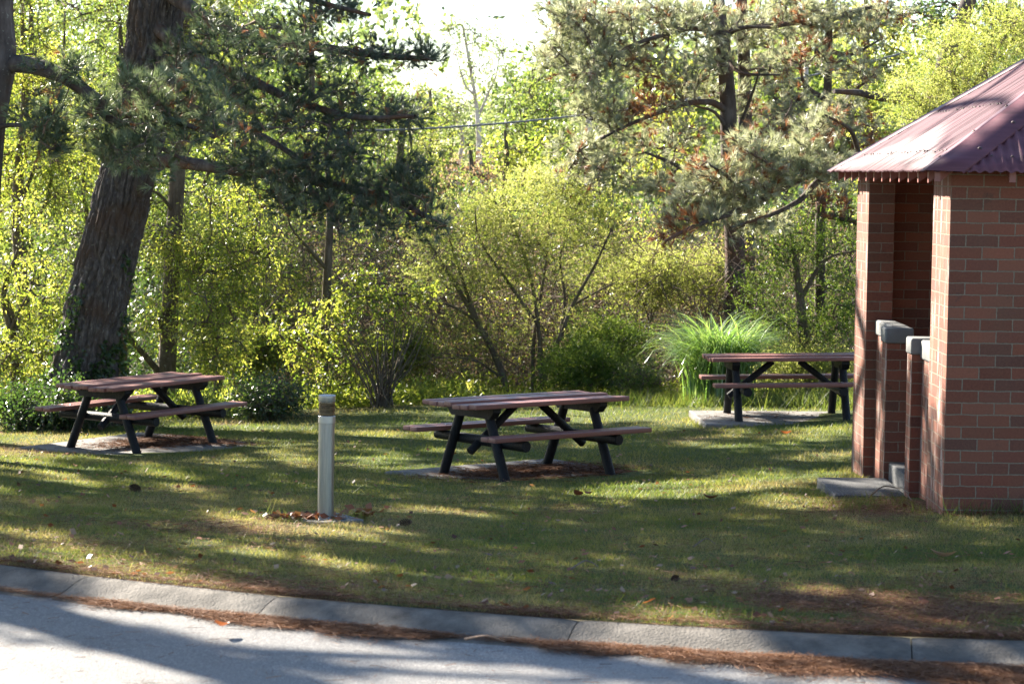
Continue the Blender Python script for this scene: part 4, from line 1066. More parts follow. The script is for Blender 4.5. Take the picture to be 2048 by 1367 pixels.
# ---- pines on the right
rng = np.random.default_rng(41)
trR = px_line(36, [(1470, 800), (1468, 650), (1470, 500), (1462, 380), (1458, 280), (1455, 190), (1446, 95), (1438, 20), (1430, -120), (1420, -500)], [.17, .16, .15, .14, .13, .12, .11, .1, .08, .04])
bR = [px_line(36, [(1446, 95), (1420, 62), (1370, 58), (1320, 72), (1255, 95), (1190, 140)], (.06, .015), 35.2), px_line(36, [(1457, 225), (1425, 205), (1370, 208), (1310, 228), (1240, 258), (1160, 300)], (.06, .015), 35), px_line(36, [(1458, 265), (1430, 225), (1390, 212)], (.04, .012), 35.5),
      px_line(36, [(1460, 340), (1400, 350), (1330, 320), (1290, 305)], (.05, .015), 35), px_line(36, [(1444, 90), (1470, 60), (1540, 50), (1610, 40)], (.045, .012), 35.2), px_line(36, [(1460, 300), (1500, 200), (1520, 140)], (.035, .01), 35.4), px_line(36, [(1446, 100), (1480, 145), (1560, 150)], (.04, .012), 35)]
lo = [(1180, 60, 70, 44), (1250, 120, 80, 50), (1180, 200, 70, 46), (1300, 60, 80, 44), (1400, 50, 70, 40), (1150, 310, 55, 44), (1230, 300, 80, 44), (1330, 150, 80, 38), (1350, 270, 70, 34), (1420, 130, 50, 34), (1300, 370, 80, 36), (1500, 60, 80, 40), (1580, 40, 80, 40), (1540, 150, 60, 36), (1240, 220, 70, 30), (1120, 120, 40, 40), (1400, 180, 50, 24), (1310, 210, 60, 24), (1120, 370, 40, 30), (1180, 130, 60, 30), (1220, 30, 70, 26), (1110, 30, 50, 34), (1120, 70, 40, 30), (1100, 110, 36, 30), (1150, 20, 50, 34), (1440, 330, 40, 26), (1480, 210, 40, 26), (1330, 20, 80, 26), (1180, 350, 60, 30)]
lobes = [lobe(x, y, rx, ry, (36.7 if 1380 < x < 1520 and rng.random() < .55 else 35.6) + .9 * (rng.random() - .5), int(8 + rx * ry / 74), .8) for x, y, rx, ry in lo]
for k in range(8):
    a = k * 2.4; z = 5.6 + .5 * k; L = 2.8 - .2 * k; lobes.append(wlobe(3.1 + math.cos(a) * L, 36 + math.sin(a) * L, z, 1.1, 1.1, .5, 20))
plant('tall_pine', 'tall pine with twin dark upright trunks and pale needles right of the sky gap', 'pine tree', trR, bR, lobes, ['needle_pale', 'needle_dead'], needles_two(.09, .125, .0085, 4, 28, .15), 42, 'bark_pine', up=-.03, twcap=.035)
tr2 = px_line(37.2, [(1500, 800), (1497, 600), (1492, 400), (1490, 250), (1488, 120), (1484, 20), (1480, -200)], [.125, .12, .115, .11, .1, .09, .04])
lobes = [lobe(x, y, rx, ry, 37.4, int(5 + rx * ry / 150), .7) for x, y, rx, ry in ((1500, 110, 60, 40), (1560, 90, 60, 40), (1440, 40, 60, 40), (1530, 230, 50, 40), (1400, 100, 60, 40))]
plant('twin_pine', 'straight dark pine trunk standing just behind the tall pine', 'pine tree', tr2, [], lobes, ['needle_pale', 'needle_dead'], needles_two(.2, .115, .007, 4, 28, .12), 43, 'bark_pine')

tr3 = px_line(34.5, [(1640, 640), (1640, 470), (1646, 330), (1655, 180), (1658, 60), (1660, -60), (1660, -400)], [.08, .075, .07, .06, .052, .045, .02])
b3 = [px_line(34.5, [(1658, 55), (1600, 45), (1540, 55), (1490, 52)], (.05, .012), 33.8), px_line(34.5, [(1652, 200), (1610, 170), (1600, 130)], (.045, .012), 34), px_line(34.5, [(1650, 250), (1700, 190), (1750, 150)], (.04, .012), 34), px_line(34.5, [(1656, 40), (1720, 20), (1790, 5)], (.05, .012), 34),
      px_line(34.5, [(1642, 430), (1700, 440), (1760, 470)], (.05, .02), 34), px_line(34.5, [(1655, 100), (1700, 110), (1760, 80)], (.04, .012), 34)]
lo = [(1600, 250, 80, 40), (1540, 300, 80, 40), (1650, 280, 56, 44), (1700, 60, 80, 44), (1690, 230, 56, 50), (1620, 110, 60, 36), (1720, 140, 50, 40), (1580, 200, 50, 30), (1760, 40, 60, 34), (1660, 390, 50, 34), (1570, 20, 60, 30), (1640, 30, 60, 30), (1730, 270, 40, 30), (1690, 320, 50, 24)]
lobes = [lobe(x, y, rx, ry, 33.9 + .8 * (rng.random() - .5), int(8 + rx * ry / 82), .7) for x, y, rx, ry in lo]
plant('slender_pine', 'slender pine with rusty dead sprays standing left of the shelter roof', 'pine tree', tr3, b3, lobes, ['needle_pale', 'needle_dead'], needles_two(.17, .125, .0085, 4, 28, .14), 44, 'bark_pine', twcap=.03)

tr4 = px_line(31.5, [(1850, 900), (1845, 600), (1840, 330), (1880, 160), (1950, -40), (2000, -300)], [.2, .18, .16, .12, .09, .04])
b4 = [px_line(31.5, [(1840, 290), (1720, 315), (1672, 328), (1622, 346), (1560, 378), (1485, 418), (1395, 450), (1330, 482)], (.085, .02), 30.2), px_line(31.5, [(1870, 205), (1765, 195), (1720, 186), (1668, 183)], (.07, .03), 31), px_line(31.5, [(1840, 340), (1660, 352), (1600, 400), (1540, 430), (1460, 455)], (.06, .015), 30.5),
      px_line(31.5, [(1560, 378), (1540, 330), (1490, 300)], (.03, .01), 30.2), px_line(31.5, [(1485, 418), (1460, 360), (1420, 330)], (.03, .01), 30.0), px_line(31.5, [(1720, 315), (1700, 260), (1650, 230)], (.04, .012), 30.4)]
lo = [(1420, 330, 70, 28), (1490, 300, 70, 30), (1400, 400, 70, 26), (1370, 440, 60, 24), (1480, 380, 70, 28), (1560, 330, 70, 28), (1590, 300, 60, 26), (1530, 372, 60, 22), (1620, 340, 50, 18), (1340, 470, 34, 18), (1430, 425, 50, 16), (1520, 455, 60, 20), (1640, 250, 50, 24), (1690, 345, 40, 20), (1380, 370, 50, 20)]
lobes = [lobe(x, y, rx, ry, 30.75 + .6 * (rng.random() - .5), int(9 + rx * ry / 58), .55) for x, y, rx, ry in lo]
plant('drooping_pine', 'pale green pine bough sloping down left from behind the shelter roof', 'pine tree', tr4, b4, lobes, ['needle_pale', 'needle_dead'], needles_two(.10, .12, .0072, 4, 32, .13), 45, 'bark_pine', up=-.04, twcap=.03)

# ---- broad-leaved trees on the left
def broad(n=24, L=.072, wr=.2, spread=.15, droop=.3, a0=None):
    return lambda mb, tips, dirs, rng, ids: add_leaves(mb, tips, dirs, rng, n, L, wr, spread, droop, 1, .4, None, .3)
rng = np.random.default_rng(51)
def auto_lobes(xs, ys, Y, rx, ry, n, cnt, rng, rd=.8, hole=0.0):
    out = []
    for k in range(cnt):
        x = xs[0] + (xs[1] - xs[0]) * rng.random(); y = ys[0] + (ys[1] - ys[0]) * rng.random()
        f = .6 + .7 * rng.random(); out.append(lobe(x, y, rx * f, ry * f, Y + rd * 1.6 * (rng.random() - .5), int(.95 * n * f), rd * .5))
    return out
G_L = 'broad-leaved trees behind the left table'
tr = px_line(34, [(330, 800), (334, 740), (340, 620), (347, 480), (355, 350), (362, 220), (368, 100), (372, -40), (375, -250)], [.15, .13, .12, .115, .11, .10, .09, .07, .03])
bl = [px_line(34, [(343, 560), (380, 545), (440, 540), (500, 520), (535, 490)], (.035, .01), 33.4), px_line(34, [(338, 660), (370, 640), (420, 655), (470, 640)], (.03, .01), 33.2), px_line(34, [(336, 690), (320, 640), (345, 600), (375, 570), (410, 520)], (.03, .012), 33.6), px_line(34, [(350, 430), (320, 390), (280, 370)], (.03, .01), 33.4),
      px_line(34, [(362, 230), (420, 160), (460, 90)], (.035, .01), 33.6), px_line(34, [(358, 300), (320, 250), (300, 200)], (.03, .01), 34), px_line(34, [(345, 500), (310, 470), (290, 440)], (.025, .01), 33.5), px_line(34, [(320, 745), (280, 700), (240, 655)], (.05, .035), 33.5)]
plant('slim_tree', 'slim dark trunk with crooked side branches just right of the leaning pine', 'tree', tr, bl, auto_lobes((300, 520), (330, 720), 33.6, 60, 45, 26, 22, rng) + auto_lobes((330, 480), (-60, 330), 34.2, 60, 45, 24, 14, rng), 'leaf_lime', broad(26, .066, .18), 52, 'bark_grey', twcap=.02)
for i, (bx_, Y, xs, ys, cnt, mt, lab, sd) in enumerate([
    (40, 36, (-60, 170), (-60, 420), 30, 'leaf_lime', 'sunlit lime-leaved tree filling the upper left corner', 1),
    (20, 33.2, (-50, 130), (420, 800), 22, 'leaf_lime', 'yellow green leafy tree with bare crooked stems at the left edge', 2),
    (235, 39, (80, 360), (-40, 480), 36, 'leaf_green', 'green tree showing between the edge pine and the leaning pine', 3),
    (470, 39.5, (380, 590), (-60, 470), 32, 'leaf_green', 'green leafy tree behind the dark pine boughs', 4),
    (430, 37, (380, 600), (450, 720), 22, 'leaf_lime', 'low sunlit leafy tree right of the slim trunk', 5),
    (800, 47, (650, 870), (170, 480), 24, 'leaf_green', 'bright green tree at the left side of the sky gap', 6),
    (700, 43, (600, 800), (480, 720), 16, 'leaf_green', 'leafy green tree behind the vine covered stem', 7)]):
    tr = px_line(Y, [(bx_, 830), (bx_ + 8, 640), (bx_ - 6, 420), (bx_ + 10, 200), (bx_ + 4, max(30, ys[0] + 60))] if ys[0] < 300 else [(bx_, 830), (bx_ + 10, 700), (bx_ - 12, 590), (bx_ + 16, 500)], [.11, .1, .085, .06, .03] if ys[0] < 300 else [.07, .06, .045, .02])
    r2 = np.random.default_rng(500 + sd); lim = []
    for k in range(5):
        s = r2.integers(1, len(tr[0]) - 1); p0 = tr[0][s]; e = at(xs[0] + (xs[1] - xs[0]) * r2.random(), ys[0] + (ys[1] - ys[0]) * r2.random(), Y + r2.standard_normal() * .5)
        md = (p0 + e) / 2 + r2.standard_normal(3) * .25 + np.array([0, 0, -.15]); lim.append((np.array([p0, md, e]), np.array([.04, .028, .01])))
    plant('leafy_tree', lab, 'tree', tr, lim, auto_lobes(xs, ys, Y, 64, 48, 24, cnt, r2, 1.2), mt, broad(26, .07, .19, .16), 600 + sd, 'bark_grey', group=G_L, twcap=.02)

# vine covered thin stem right of the bollard
tr = px_line(34, [(640, 830), (645, 740), (650, 650), (655, 540), (660, 420), (652, 300)], [.085, .08, .07, .06, .05, .03])
bl = [px_line(34, [(648, 640), (700, 600), (780, 590), (850, 585)], (.03, .01), 33.4), px_line(34, [(655, 540), (620, 500), (580, 450), (575, 400)], (.03, .01), 33.4), px_line(34, [(645, 700), (600, 690), (560, 660)], (.02, .008), 33.4)]
rng = np.random.default_rng(61)
lobes = [lobe(x, y, rx, ry, 33.4, n, .35) for x, y, rx, ry, n in ((640, 640, 60, 44, 34), (600, 700, 50, 40, 26), (700, 700, 46, 50, 30), (760, 610, 76, 38, 44), (846, 592, 40, 24, 20), (720, 560, 60, 36, 26), (690, 640, 60, 40, 26), (640, 760, 50, 40, 30), (710, 780, 40, 24, 18), (780, 680, 40, 30, 14), (560, 640, 40, 30, 14))]
plant('vine_tree', 'thin dead stem wrapped in lime leaved vine to the right of the bollard', 'tree', tr, bl, lobes, 'leaf_lime', broad(15, .062, .28, .11, .2), 62, 'bark_grey', twcap=.015)

# ---- feathery shrubs
def feather(m_=5, k=20, SL=.26, L=.036, w=.009, spread=.10, up=.35):
    return lambda mb, tips, dirs, rng, ids: add_sprays(mb, tips, dirs, rng, m_, k, SL, L, w, spread, 1, up)
Y = 35.2
tr = px_line(Y, [(1022, 850), (1008, 760), (985, 700), (952, 640), (918, 580), (880, 520), (850, 470)], [.06, .056, .05, .042, .032, .02, .01])
bl = [px_line(Y, [(985, 700), (955, 640), (925, 560), (900, 480), (885, 420)], (.035, .01)), px_line(Y, [(1085, 850), (1082, 740), (1076, 650), (1062, 560), (1035, 470), (1005, 390)], (.05, .012)), px_line(Y, [(1074, 850), (1092, 740), (1118, 680), (1145, 610), (1190, 530), (1222, 460)], (.05, .012), 34.8),
      px_line(Y, [(1068, 850), (1066, 700), (1080, 600), (1095, 500), (1100, 400)], (.04, .01), 35.6), px_line(Y, [(1118, 680), (1130, 600), (1120, 520), (1140, 440)], (.03, .01), 35.4), px_line(Y, [(1076, 650), (1020, 570), (960, 480), (950, 420)], (.03, .01), 34.6), px_line(Y, [(952, 640), (900, 610), (850, 600)], (.025, .008), 34.6), px_line(Y, [(1008, 760), (950, 720), (880, 715)], (.02, .006), 34.6),
      px_line(Y, [(1145, 610), (1200, 580), (1240, 560)], (.02, .006), 35.0)]
lo = [(1050, 385, 100, 36), (960, 430, 80, 44), (1150, 410, 76, 44), (880, 480, 66, 44), (1000, 470, 100, 44), (1115, 480, 90, 44), (1205, 460, 50, 44), (845, 545, 46, 30), (1090, 355, 60, 22), (1040, 540, 80, 40), (1170, 550, 60, 36), (940, 550, 70, 36), (1225, 520, 34, 30), (1000, 420, 60, 30), (1110, 430, 60, 30)]
low = [(900, 650, 76, 30), (860, 715, 60, 24), (960, 690, 50, 30), (1150, 640, 50, 35.6), (930, 740, 60, 20), (1050, 620, 50, 30), (1030, 680, 40, 26)]
rng = np.random.default_rng(71)
lobes = [lobe(x, y, rx, ry, Y + .8 * (rng.random() - .5), int(8 + rx * ry / 62), .55) for x, y, rx, ry in lo] + [lobe(x, y, rx, ry, Y - .2, int(6 + rx * ry / 190), .4) for x, y, rx, ry in low]
plant('tea_tree', 'airy feathery shrub tree with several bare stems fanning up behind the middle table', 'tree', tr, bl, lobes, 'feather', feather(5, 22, .24, .036, .0095), 72, 'bark_grey', twcap=.014, twigk=(.003, .0028))
Y = 29.5
tr = px_line(Y, [(1950, 900), (1945, 500), (1935, 330), (1920, 220), (1900, 130)], [.12, .1, .09, .06, .02])
lo = [(1900, 100, 90, 40), (1850, 180, 70, 36), (1980, 60, 80, 40), (1830, 225, 50, 26), (1950, 150, 70, 36), (1900, 170, 60, 30), (2040, 40, 70, 40), (1870, 230, 50, 20), (2000, 110, 60, 30), (2060, 90, 40, 40), (1800, 190, 30, 22)]
lobes = [lobe(x, y, rx, ry, Y + .8 * (rng.random() - .5), int(8 + rx * ry / 55), .6) for x, y, rx, ry in lo]
plant('wattle', 'fluffy yellow green wattle rising behind the shelter roof', 'tree', tr, [px_line(Y, [(1925, 250), (1880, 220), (1840, 210)], (.04, .01)), px_line(Y, [(1920, 220), (1980, 120), (2020, 60)], (.04, .01))], lobes, 'feather', feather(5, 22, .22, .034, .009, .09, .2), 74, 'bark_grey', twcap=.014, twigk=(.003, .0028))
Y = 34
tr = px_line(Y, [(1610, 800), (1608, 700), (1600, 600), (1590, 520), (1580, 450)], [.09, .08, .065, .04, .015])
lo = [(1600, 480, 90, 40), (1550, 570, 76, 44), (1670, 560, 60, 60), (1600, 650, 90, 34), (1520, 640, 50, 34), (1690, 470, 40, 40), (1660, 660, 60, 40), (1560, 510, 60, 34), (1700, 620, 40, 50)]
lobes = [lobe(x, y, rx, ry, Y + .8 * (rng.random() - .5), int(8 + rx * ry / 75), .6) for x, y, rx, ry in lo]
plant('dark_shrub_tree', 'dark green feathery shrub tree left of the brick pillar', 'tree', tr, [px_line(Y, [(1600, 600), (1650, 520), (1720, 500)], (.04, .01)), px_line(Y, [(1605, 690), (1560, 640), (1500, 640)], (.03, .01))], lobes, 'feather_dark', feather(5, 20, .26, .042, .011), 76, 'bark_grey', twcap=.016)

# ---- low shrubs, fountain grass
def shrub(name, label, px, py, Y, rx, ry, mat, leafer, seed, n=1.0, cat='shrub', group=None, rd=None, twigk=(.003, .003)):
    rng = np.random.default_rng(seed); k = Y / FPX; b = at(px, py + ry, Y); b[2] -= .15
    lobes = [lobe(px + rx * .5 * math.cos(a), py + ry * .35 * math.sin(a), rx * .55, ry * .6, Y + .3 * math.sin(a * 2), int(n * (6 + rx * ry / 90)), rd or rx * k * .5) for a in np.linspace(0, 6.28, 7)[:-1]]
    st = [(np.array([b, b + np.array([math.cos(q) * rx * k * .3, math.sin(q) * .2, ry * k * .9])]), np.array([.015, .006])) for q in np.linspace(0, 6.28, 6)[:-1]]
    return plant(name, label, cat, st[0], st[1:], lobes, mat, leafer, seed, 'bark_grey', twcap=.01, twigk=twigk, trunk_name='stem', crown='foliage', sides=5, group=group)
shrub('round_shrub', 'dark glossy rounded shrub on the lawn edge left of the bollard', 535, 795, 31.4, 84, 46, 'leaf_dark', broad(20, .05, .26, .12, .1), 81, .95)
shrub('ivy_mound', 'dark mound of ivy around the foot of the leaning pine', 100, 822, 30.2, 135, 72, 'leaf_dark', broad(20, .052, .34, .12, .1), 82, .9)
shrub('fern_shrub', 'dark ferny shrub behind the right end of the middle table', 1170, 745, 34.2, 80, 50, 'feather_dark', feather(5, 20, .34, .05, .012, .1, .1), 83, .9)
shrub('low_shrub', 'low brownish green shrub left of the fountain grass', 1275, 750, 33.6, 60, 48, 'leaf_green', broad(14, .05, .25, .1, .1), 84, .9)
shrub('low_shrub', 'sunlit green shrub right of the fountain grass behind the far table', 1610, 735, 33.8, 100, 34, 'feather', feather(5, 20, .3, .045, .012, .1, .2), 85, .9)
shrub('low_shrub', 'bushy shrub below the dry thicket between tea tree and fountain grass', 1215, 690, 35.2, 80, 46, 'feather_dark', feather(5, 18, .3, .045, .012, .1, .2), 86, .8)
shrub('low_shrub', 'low leafy plants on the lawn edge behind the left table', 400, 825, 32.5, 90, 30, 'leaf_green', broad(12, .11, .10, .12, -.3), 87, .7)
shrub('feathery_shrub', 'sunlit feathery shrub in front of the dry thicket right of the tea tree', 1300, 560, 36.2, 80, 66, 'feather', feather(5, 20, .26, .04, .011), 88, .8, rd=.6)
shrub('feathery_shrub', 'yellow green feathery shrub under the drooping pine bough', 1415, 560, 37.0, 60, 60, 'feather', feather(5, 20, .26, .04, .011), 89, .7, rd=.6)
shrub('leafy_shrub', 'bright leafy shrub between the vine stem and the tea tree', 800, 690, 35.6, 70, 60, 'leaf_lime', broad(24, .06, .22, .14), 90, .8)
shrub('leafy_shrub', 'sunlit leafy shrub behind the round dark shrub', 500, 690, 35.4, 80, 60, 'leaf_lime', broad(24, .06, .22, .14), 92, .8)
# dead bush of bare stems right of the vine
rng = np.random.default_rng(91); mb = MB(); b0 = at(765, 815, 33.0); stems = []
root = empty('dead_bush', tuple(b0), 'leafless bush of dark bare stems fanning up left of the middle table', 'bush')
for k in range(46):
    a = rng.standard_normal() * .5; h = .5 + .8 * rng.random(); f = np.array([math.sin(a) * h, rng.standard_normal() * .25, h])
    P = np.array([[rng.standard_normal() * .12, rng.standard_normal() * .1, -.12], f * .5 + rng.standard_normal(3) * .04, f + rng.standard_normal(3) * .06]); P, R = catmull(P, np.array([.013, .009, .004]), .1); m1 = MB(); tube(m1, P, R, 4, .5); m1.build('stem', M['bark_grey'], root, smooth=True)
# fountain grass
def fountain(px, py, Y, label):
    rng = np.random.default_rng(95); c = at(px, py, Y); root = empty('fountain_grass', tuple(c), label, 'ornamental grass'); mb = MB()
    for k in range(1800):
        a = rng.random() * 6.283; L = .95 + .65 * rng.random(); lean = abs(rng.standard_normal()) * .21 + .05; n = 9; t = np.linspace(0, 1, n)
        up0 = math.pi / 2 - lean * .6; bend = 1.4 + 1.5 * rng.random(); ang = up0 - bend * t ** 1.8; ds = L / (n - 1)
        r = np.concatenate([[0], np.cumsum(np.cos(ang[:-1]) * ds)]); z = np.concatenate([[0], np.cumsum(np.sin(ang[:-1]) * ds)])
        ox, oy = rng.standard_normal(2) * .15; P = np.stack([ox + r * math.cos(a), oy + r * math.sin(a), z - .05], -1)
        w = .0085 * (1 - t ** 2.2) + .0008; sd = np.array([-math.sin(a), math.cos(a), .25 * rng.standard_normal()])
        V = np.stack([P - sd * w[:, None], P + sd * w[:, None]], 1).reshape(-1, 3); i = np.arange(n - 1) * 2
        mb.add(V, np.stack([i, i + 1, i + 3, i + 2], -1), a=np.clip(.35 + .25 * rng.standard_normal() + .25 * t.repeat(2), 0, 1))
    mb.build('foliage', M['strap'], root, smooth=True)
    return root
fountain(1437, 800, 31.8, 'big arching clump of pale fountain grass left of the far table')

# ---- thicket and floor cover behind the lawn: nobody could count it
def thicket():
    rng = np.random.default_rng(101); mb = MB(); D0 = []
    def stick(p, d, L, r):
        n = 5; t = np.linspace(0, 1, n)[:, None]; off = rng.standard_normal(3) * .12 * L
        tube(mb, p + d * L * t + off * t * (1 - t) * 2 + np.array([0, 0, -.1 * L]) * t * t, np.linspace(r, r * .4, n), 3, rng.random(), 0)
    for k in range(5200):
        px = 520 + 1200 * rng.random(); Y = 35.2 + 4.5 * rng.random(); py = 470 + 330 * rng.random() ** .8
        stick(at(px, py, Y), unit(np.array([rng.standard_normal(), .5 * rng.standard_normal(), .8 * rng.standard_normal() + .25])), .4 + .9 * rng.random(), .004 + .008 * rng.random() ** 2)
    def patch(n, xs, ys, Ys, mi, L, wr, thr, sc, seed_off):
        px = xs[0] + (xs[1] - xs[0]) * rng.random(n); py = ys[0] + (ys[1] - ys[0]) * rng.random(n); Y = Ys[0] + (Ys[1] - Ys[0]) * rng.random(n)
        f = N1.fbm(px * sc + seed_off, py * sc * 1.2 + Y * .35); k = f > thr; px, py, Y = px[k], py[k], Y[k]
        P = np.array([at(a, b, c) for a, b, c in zip(px, py, Y)]); Dd = unit(rng.standard_normal(P.shape) + np.array([0, 0, .4]))
        add_leaves(mb, P, Dd, rng, 9, L, wr, .17, .15, mi, .3)
    patch(4800, (560, 1740), (430, 800), (36.5, 40), 1, .06, .13, .42, .010, 3)
    patch(2200, (-60, 1740), (480, 800), (36.5, 43), 2, .07, .2, .52, .008, 60)
    patch(3600, (640, 1740), (420, 720), (36, 42), 3, .07, .16, .45, .009, 90)
    patch(3500, (200, 1740), (520, 800), (38, 44), 4, .09, .2, .40, .009, 30)  # dark leaves, here and below, put shade into the gaps by colour
    patch(7000, (-80, 760), (330, 800), (45, 52), 4, .12, .22, .36, .008, 77)
    patch(3500, (-80, 760), (330, 780), (44, 50), 2, .11, .2, .42, .008, 15)
    patch(3500, (760, 1740), (380, 780), (42, 47), 4, .11, .22, .40, .008, 45)
    kind(mb.build('undergrowth', [M['twig'], M['dry'], M['leaf_green'], M['leaf_lime'], M['leaf_dark']]), 'stuff')
    # bright low plants along the far edge of the lawn
    mb = MB(); n = 2600; px = -40 + 1000 * rng.random(n) ** .9; py = 800 + 34 * rng.random(n) - np.clip(px - 500, 0, 400) * .06; Y = 33.2 + 2.2 * rng.random(n)
    P = np.array([at(a, b, c) for a, b, c in zip(px, py, Y)]); P[:, 2] = np.minimum(P[:, 2], ground(P[:, 0], P[:, 1]) + .8)
    add_leaves(mb, P, unit(rng.standard_normal(P.shape) * .5 + np.array([0, 0, 1.0])), rng, 10, .085, .14, .10, -.2, 0, .6, None, .1, .0, None)
    n = 1500; px = 600 + 1140 * rng.random(n); py = 770 + 26 * rng.random(n); Y = 34.4 + 2.2 * rng.random(n)
    P = np.array([at(a, b, c) for a, b, c in zip(px, py, Y)])
    add_leaves(mb, P, unit(rng.standard_normal(P.shape) * .5 + np.array([0, 0, 1.0])), rng, 9, .08, .16, .12, -.2, 0, .6, None, .1, .0, None)
    kind(mb.build('ground_cover', M['leaf_lime']), 'stuff')
thicket()

# ---- trees farther back
rng = np.random.default_rng(111)
def far_tree(label, px, base, top, Y, lo, mat, leafer, seed, bark='bark_grey', rad=.12, lim=(), group='trees in the distance', dens=1.0, name='far_tree'):
    tr = px_line(Y, [(px + dx, y) for dx, y in zip((0, -3, 4, 0), np.linspace(base, top, 4))], (rad, rad * .3)) if isinstance(px, (int, float)) else px_line(Y, px, (rad, rad * .35))
    r = np.random.default_rng(seed); lobes = [lobe(x, y, rx, ry, Y + .03 * Y * (r.random() - .5), int(dens * (8 + rx * ry / 80)), rx * Y / FPX * .6) for x, y, rx, ry in lo]
    return plant(name, label, 'tree', tr, [px_line(Y, l, (rad * .5, rad * .15)) for l in lim], lobes, mat, leafer, seed, bark, group=group, twcap=rad * .3, sides=7, twigk=(.008, .008), step=.5)
bigl = lambda L=.13, n=14, s=.3, wr=.24: broad(n, L, wr, s, .3)
far_tree('tall wispy gum with a pale forked trunk in the middle of the sky gap', [(960, 420), (958, 290), (955, 235), (948, 180), (936, 110), (925, 50)], 0, 0, 76,
         [(930, 60, 40, 34), (980, 100, 40, 30), (905, 95, 30, 20), (945, 130, 34, 22), (1010, 130, 26, 18), (985, 165, 22, 14), (925, 150, 26, 18), (900, 60, 14, 14), (1000, 90, 20, 14), (960, 75, 20, 14)], 'gum', bigl(.12, 24, .32, .2), 112, 'bark_gum', .10,
         [[(957, 232), (975, 190), (992, 150), (1000, 100)], [(950, 190), (930, 170), (912, 110)]], dens=.62, name='gum_tree')
far_tree('small grey gum leaning left below the wispy gum', [(915, 420), (918, 330), (925, 270), (905, 225), (895, 190)], 0, 0, 72, [(895, 200, 40, 26), (870, 230, 40, 26), (930, 215, 30, 20), (920, 250, 26, 16)], 'gum', bigl(.12, 22, .32, .2), 113, 'bark_gum', .08, dens=.6, name='gum_tree')
far_tree('rounded bright green tree at the right side of the sky gap', 1050, 420, 250, 58, [(1050, 170, 50, 34), (1080, 220, 56, 40), (1030, 240, 40, 30), (1090, 150, 40, 30), (1060, 280, 60, 34), (1110, 260, 40, 40)], 'leaf_green', bigl(.11, 15, .24), 114, rad=.07)
far_tree('small yellow green tree under the cable', 1010, 440, 260, 56, [(1010, 290, 50, 26), (1040, 320, 50, 30), (990, 330, 40, 26), (1080, 300, 40, 26)], 'leaf_lime', bigl(.11, 15, .24), 115)
far_tree('pale gum left of the sky gap above the cable', 860, 440, 180, 66, [(860, 250, 50, 34), (830, 290, 44, 30), (880, 310, 50, 26), (840, 210, 30, 20)], 'leaf_lime', bigl(.12, 14, .26), 116)
far_tree('rusty flowered shrub below the cable', 940, 460, 300, 52, [(930, 340, 60, 26), (890, 370, 50, 30), (970, 350, 40, 26)], 'dry', bigl(.09, 14, .22), 117, name='far_shrub')
far_tree('olive tree left of the tea tree crown', 830, 520, 300, 48, [(830, 330, 56, 30), (860, 300, 40, 24), (880, 380, 60, 40), (820, 420, 60, 40), (790, 360, 50, 40)], 'feather', bigl(.09, 15, .2), 118)
far_tree('tall gum behind the tall pine', 1180, 480, -120, 62, [(1180, 80, 60, 50), (1220, 160, 60, 50), (1150, 230, 50, 40), (1240, 30, 60, 50), (1210, 260, 60, 50), (1130, 160, 36, 30)], 'gum', bigl(.14, 14, .3), 119, 'bark_gum')
far_tree('lime tree between the tall pine branches', 1370, 520, 100, 52, [(1370, 160, 60, 44), (1340, 240, 60, 44), (1400, 330, 60, 50), (1300, 330, 60, 40), (1330, 430, 70, 40)], 'leaf_lime', bigl(.11, 15, .24), 120)
far_tree('bright leafy tree between the right pine trunks', 1570, 520, -40, 50, [(1570, 60, 70, 50), (1540, 170, 60, 50), (1600, 240, 60, 50), (1550, 340, 70, 50), (1620, 440, 70, 40), (1500, 440, 60, 40)], 'leaf_green', bigl(.11, 15, .24), 121)
far_tree('yellow green tree behind the slender pine', 1730, 520, -60, 46, [(1730, 40, 80, 50), (1770, 130, 70, 50), (1700, 180, 60, 50), (1740, 250, 60, 50), (1820, 60, 70, 60), (1700, 340, 60, 40)], 'leaf_lime', bigl(.10, 15, .22), 122)
far_tree('dark leafed tree at the top right corner', 1930, 520, -80, 42, [(1900, 20, 70, 30), (1990, 10, 80, 40), (1840, 30, 60, 30), (2050, 60, 60, 60)], 'leaf_dark', bigl(.09, 16, .2), 123)
far_tree('green tree behind the dark shrub by the pillar', 1690, 700, 380, 40, [(1690, 480, 60, 50), (1640, 430, 60, 40), (1700, 600, 50, 60), (1600, 440, 50, 40)], 'leaf_green', bigl(.08, 16, .2), 124)
far_tree('olive tree behind the tea tree', 1200, 620, 330, 44, [(1200, 400, 70, 40), (1260, 450, 60, 44), (1150, 380, 50, 34), (1290, 500, 50, 40), (1230, 530, 60, 40)], 'feather', bigl(.085, 15, .2), 125)
far_tree('lime tree seen through the tea tree stems', 980, 640, 420, 46, [(980, 460, 70, 40), (920, 510, 60, 40), (1060, 520, 60, 40), (880, 450, 60, 40), (1000, 580, 70, 36)], 'feather', bigl(.085, 15, .2), 126)
far_tree('green tree far behind the leaning pine', 300, 640, -60, 48, [(300, 60, 90, 60), (220, 160, 90, 60), (340, 240, 80, 60), (260, 340, 90, 60), (420, 340, 80, 60), (380, 120, 80, 60)], 'leaf_green', bigl(.10, 15, .24), 127)
far_tree('green tree far behind the edge pine', 60, 640, -60, 48, [(40, 40, 90, 60), (110, 160, 80, 60), (30, 280, 90, 60), (120, 380, 80, 60), (40, 480, 80, 60), (140, 560, 80, 60)], 'leaf_green', bigl(.10, 15, .24), 128)
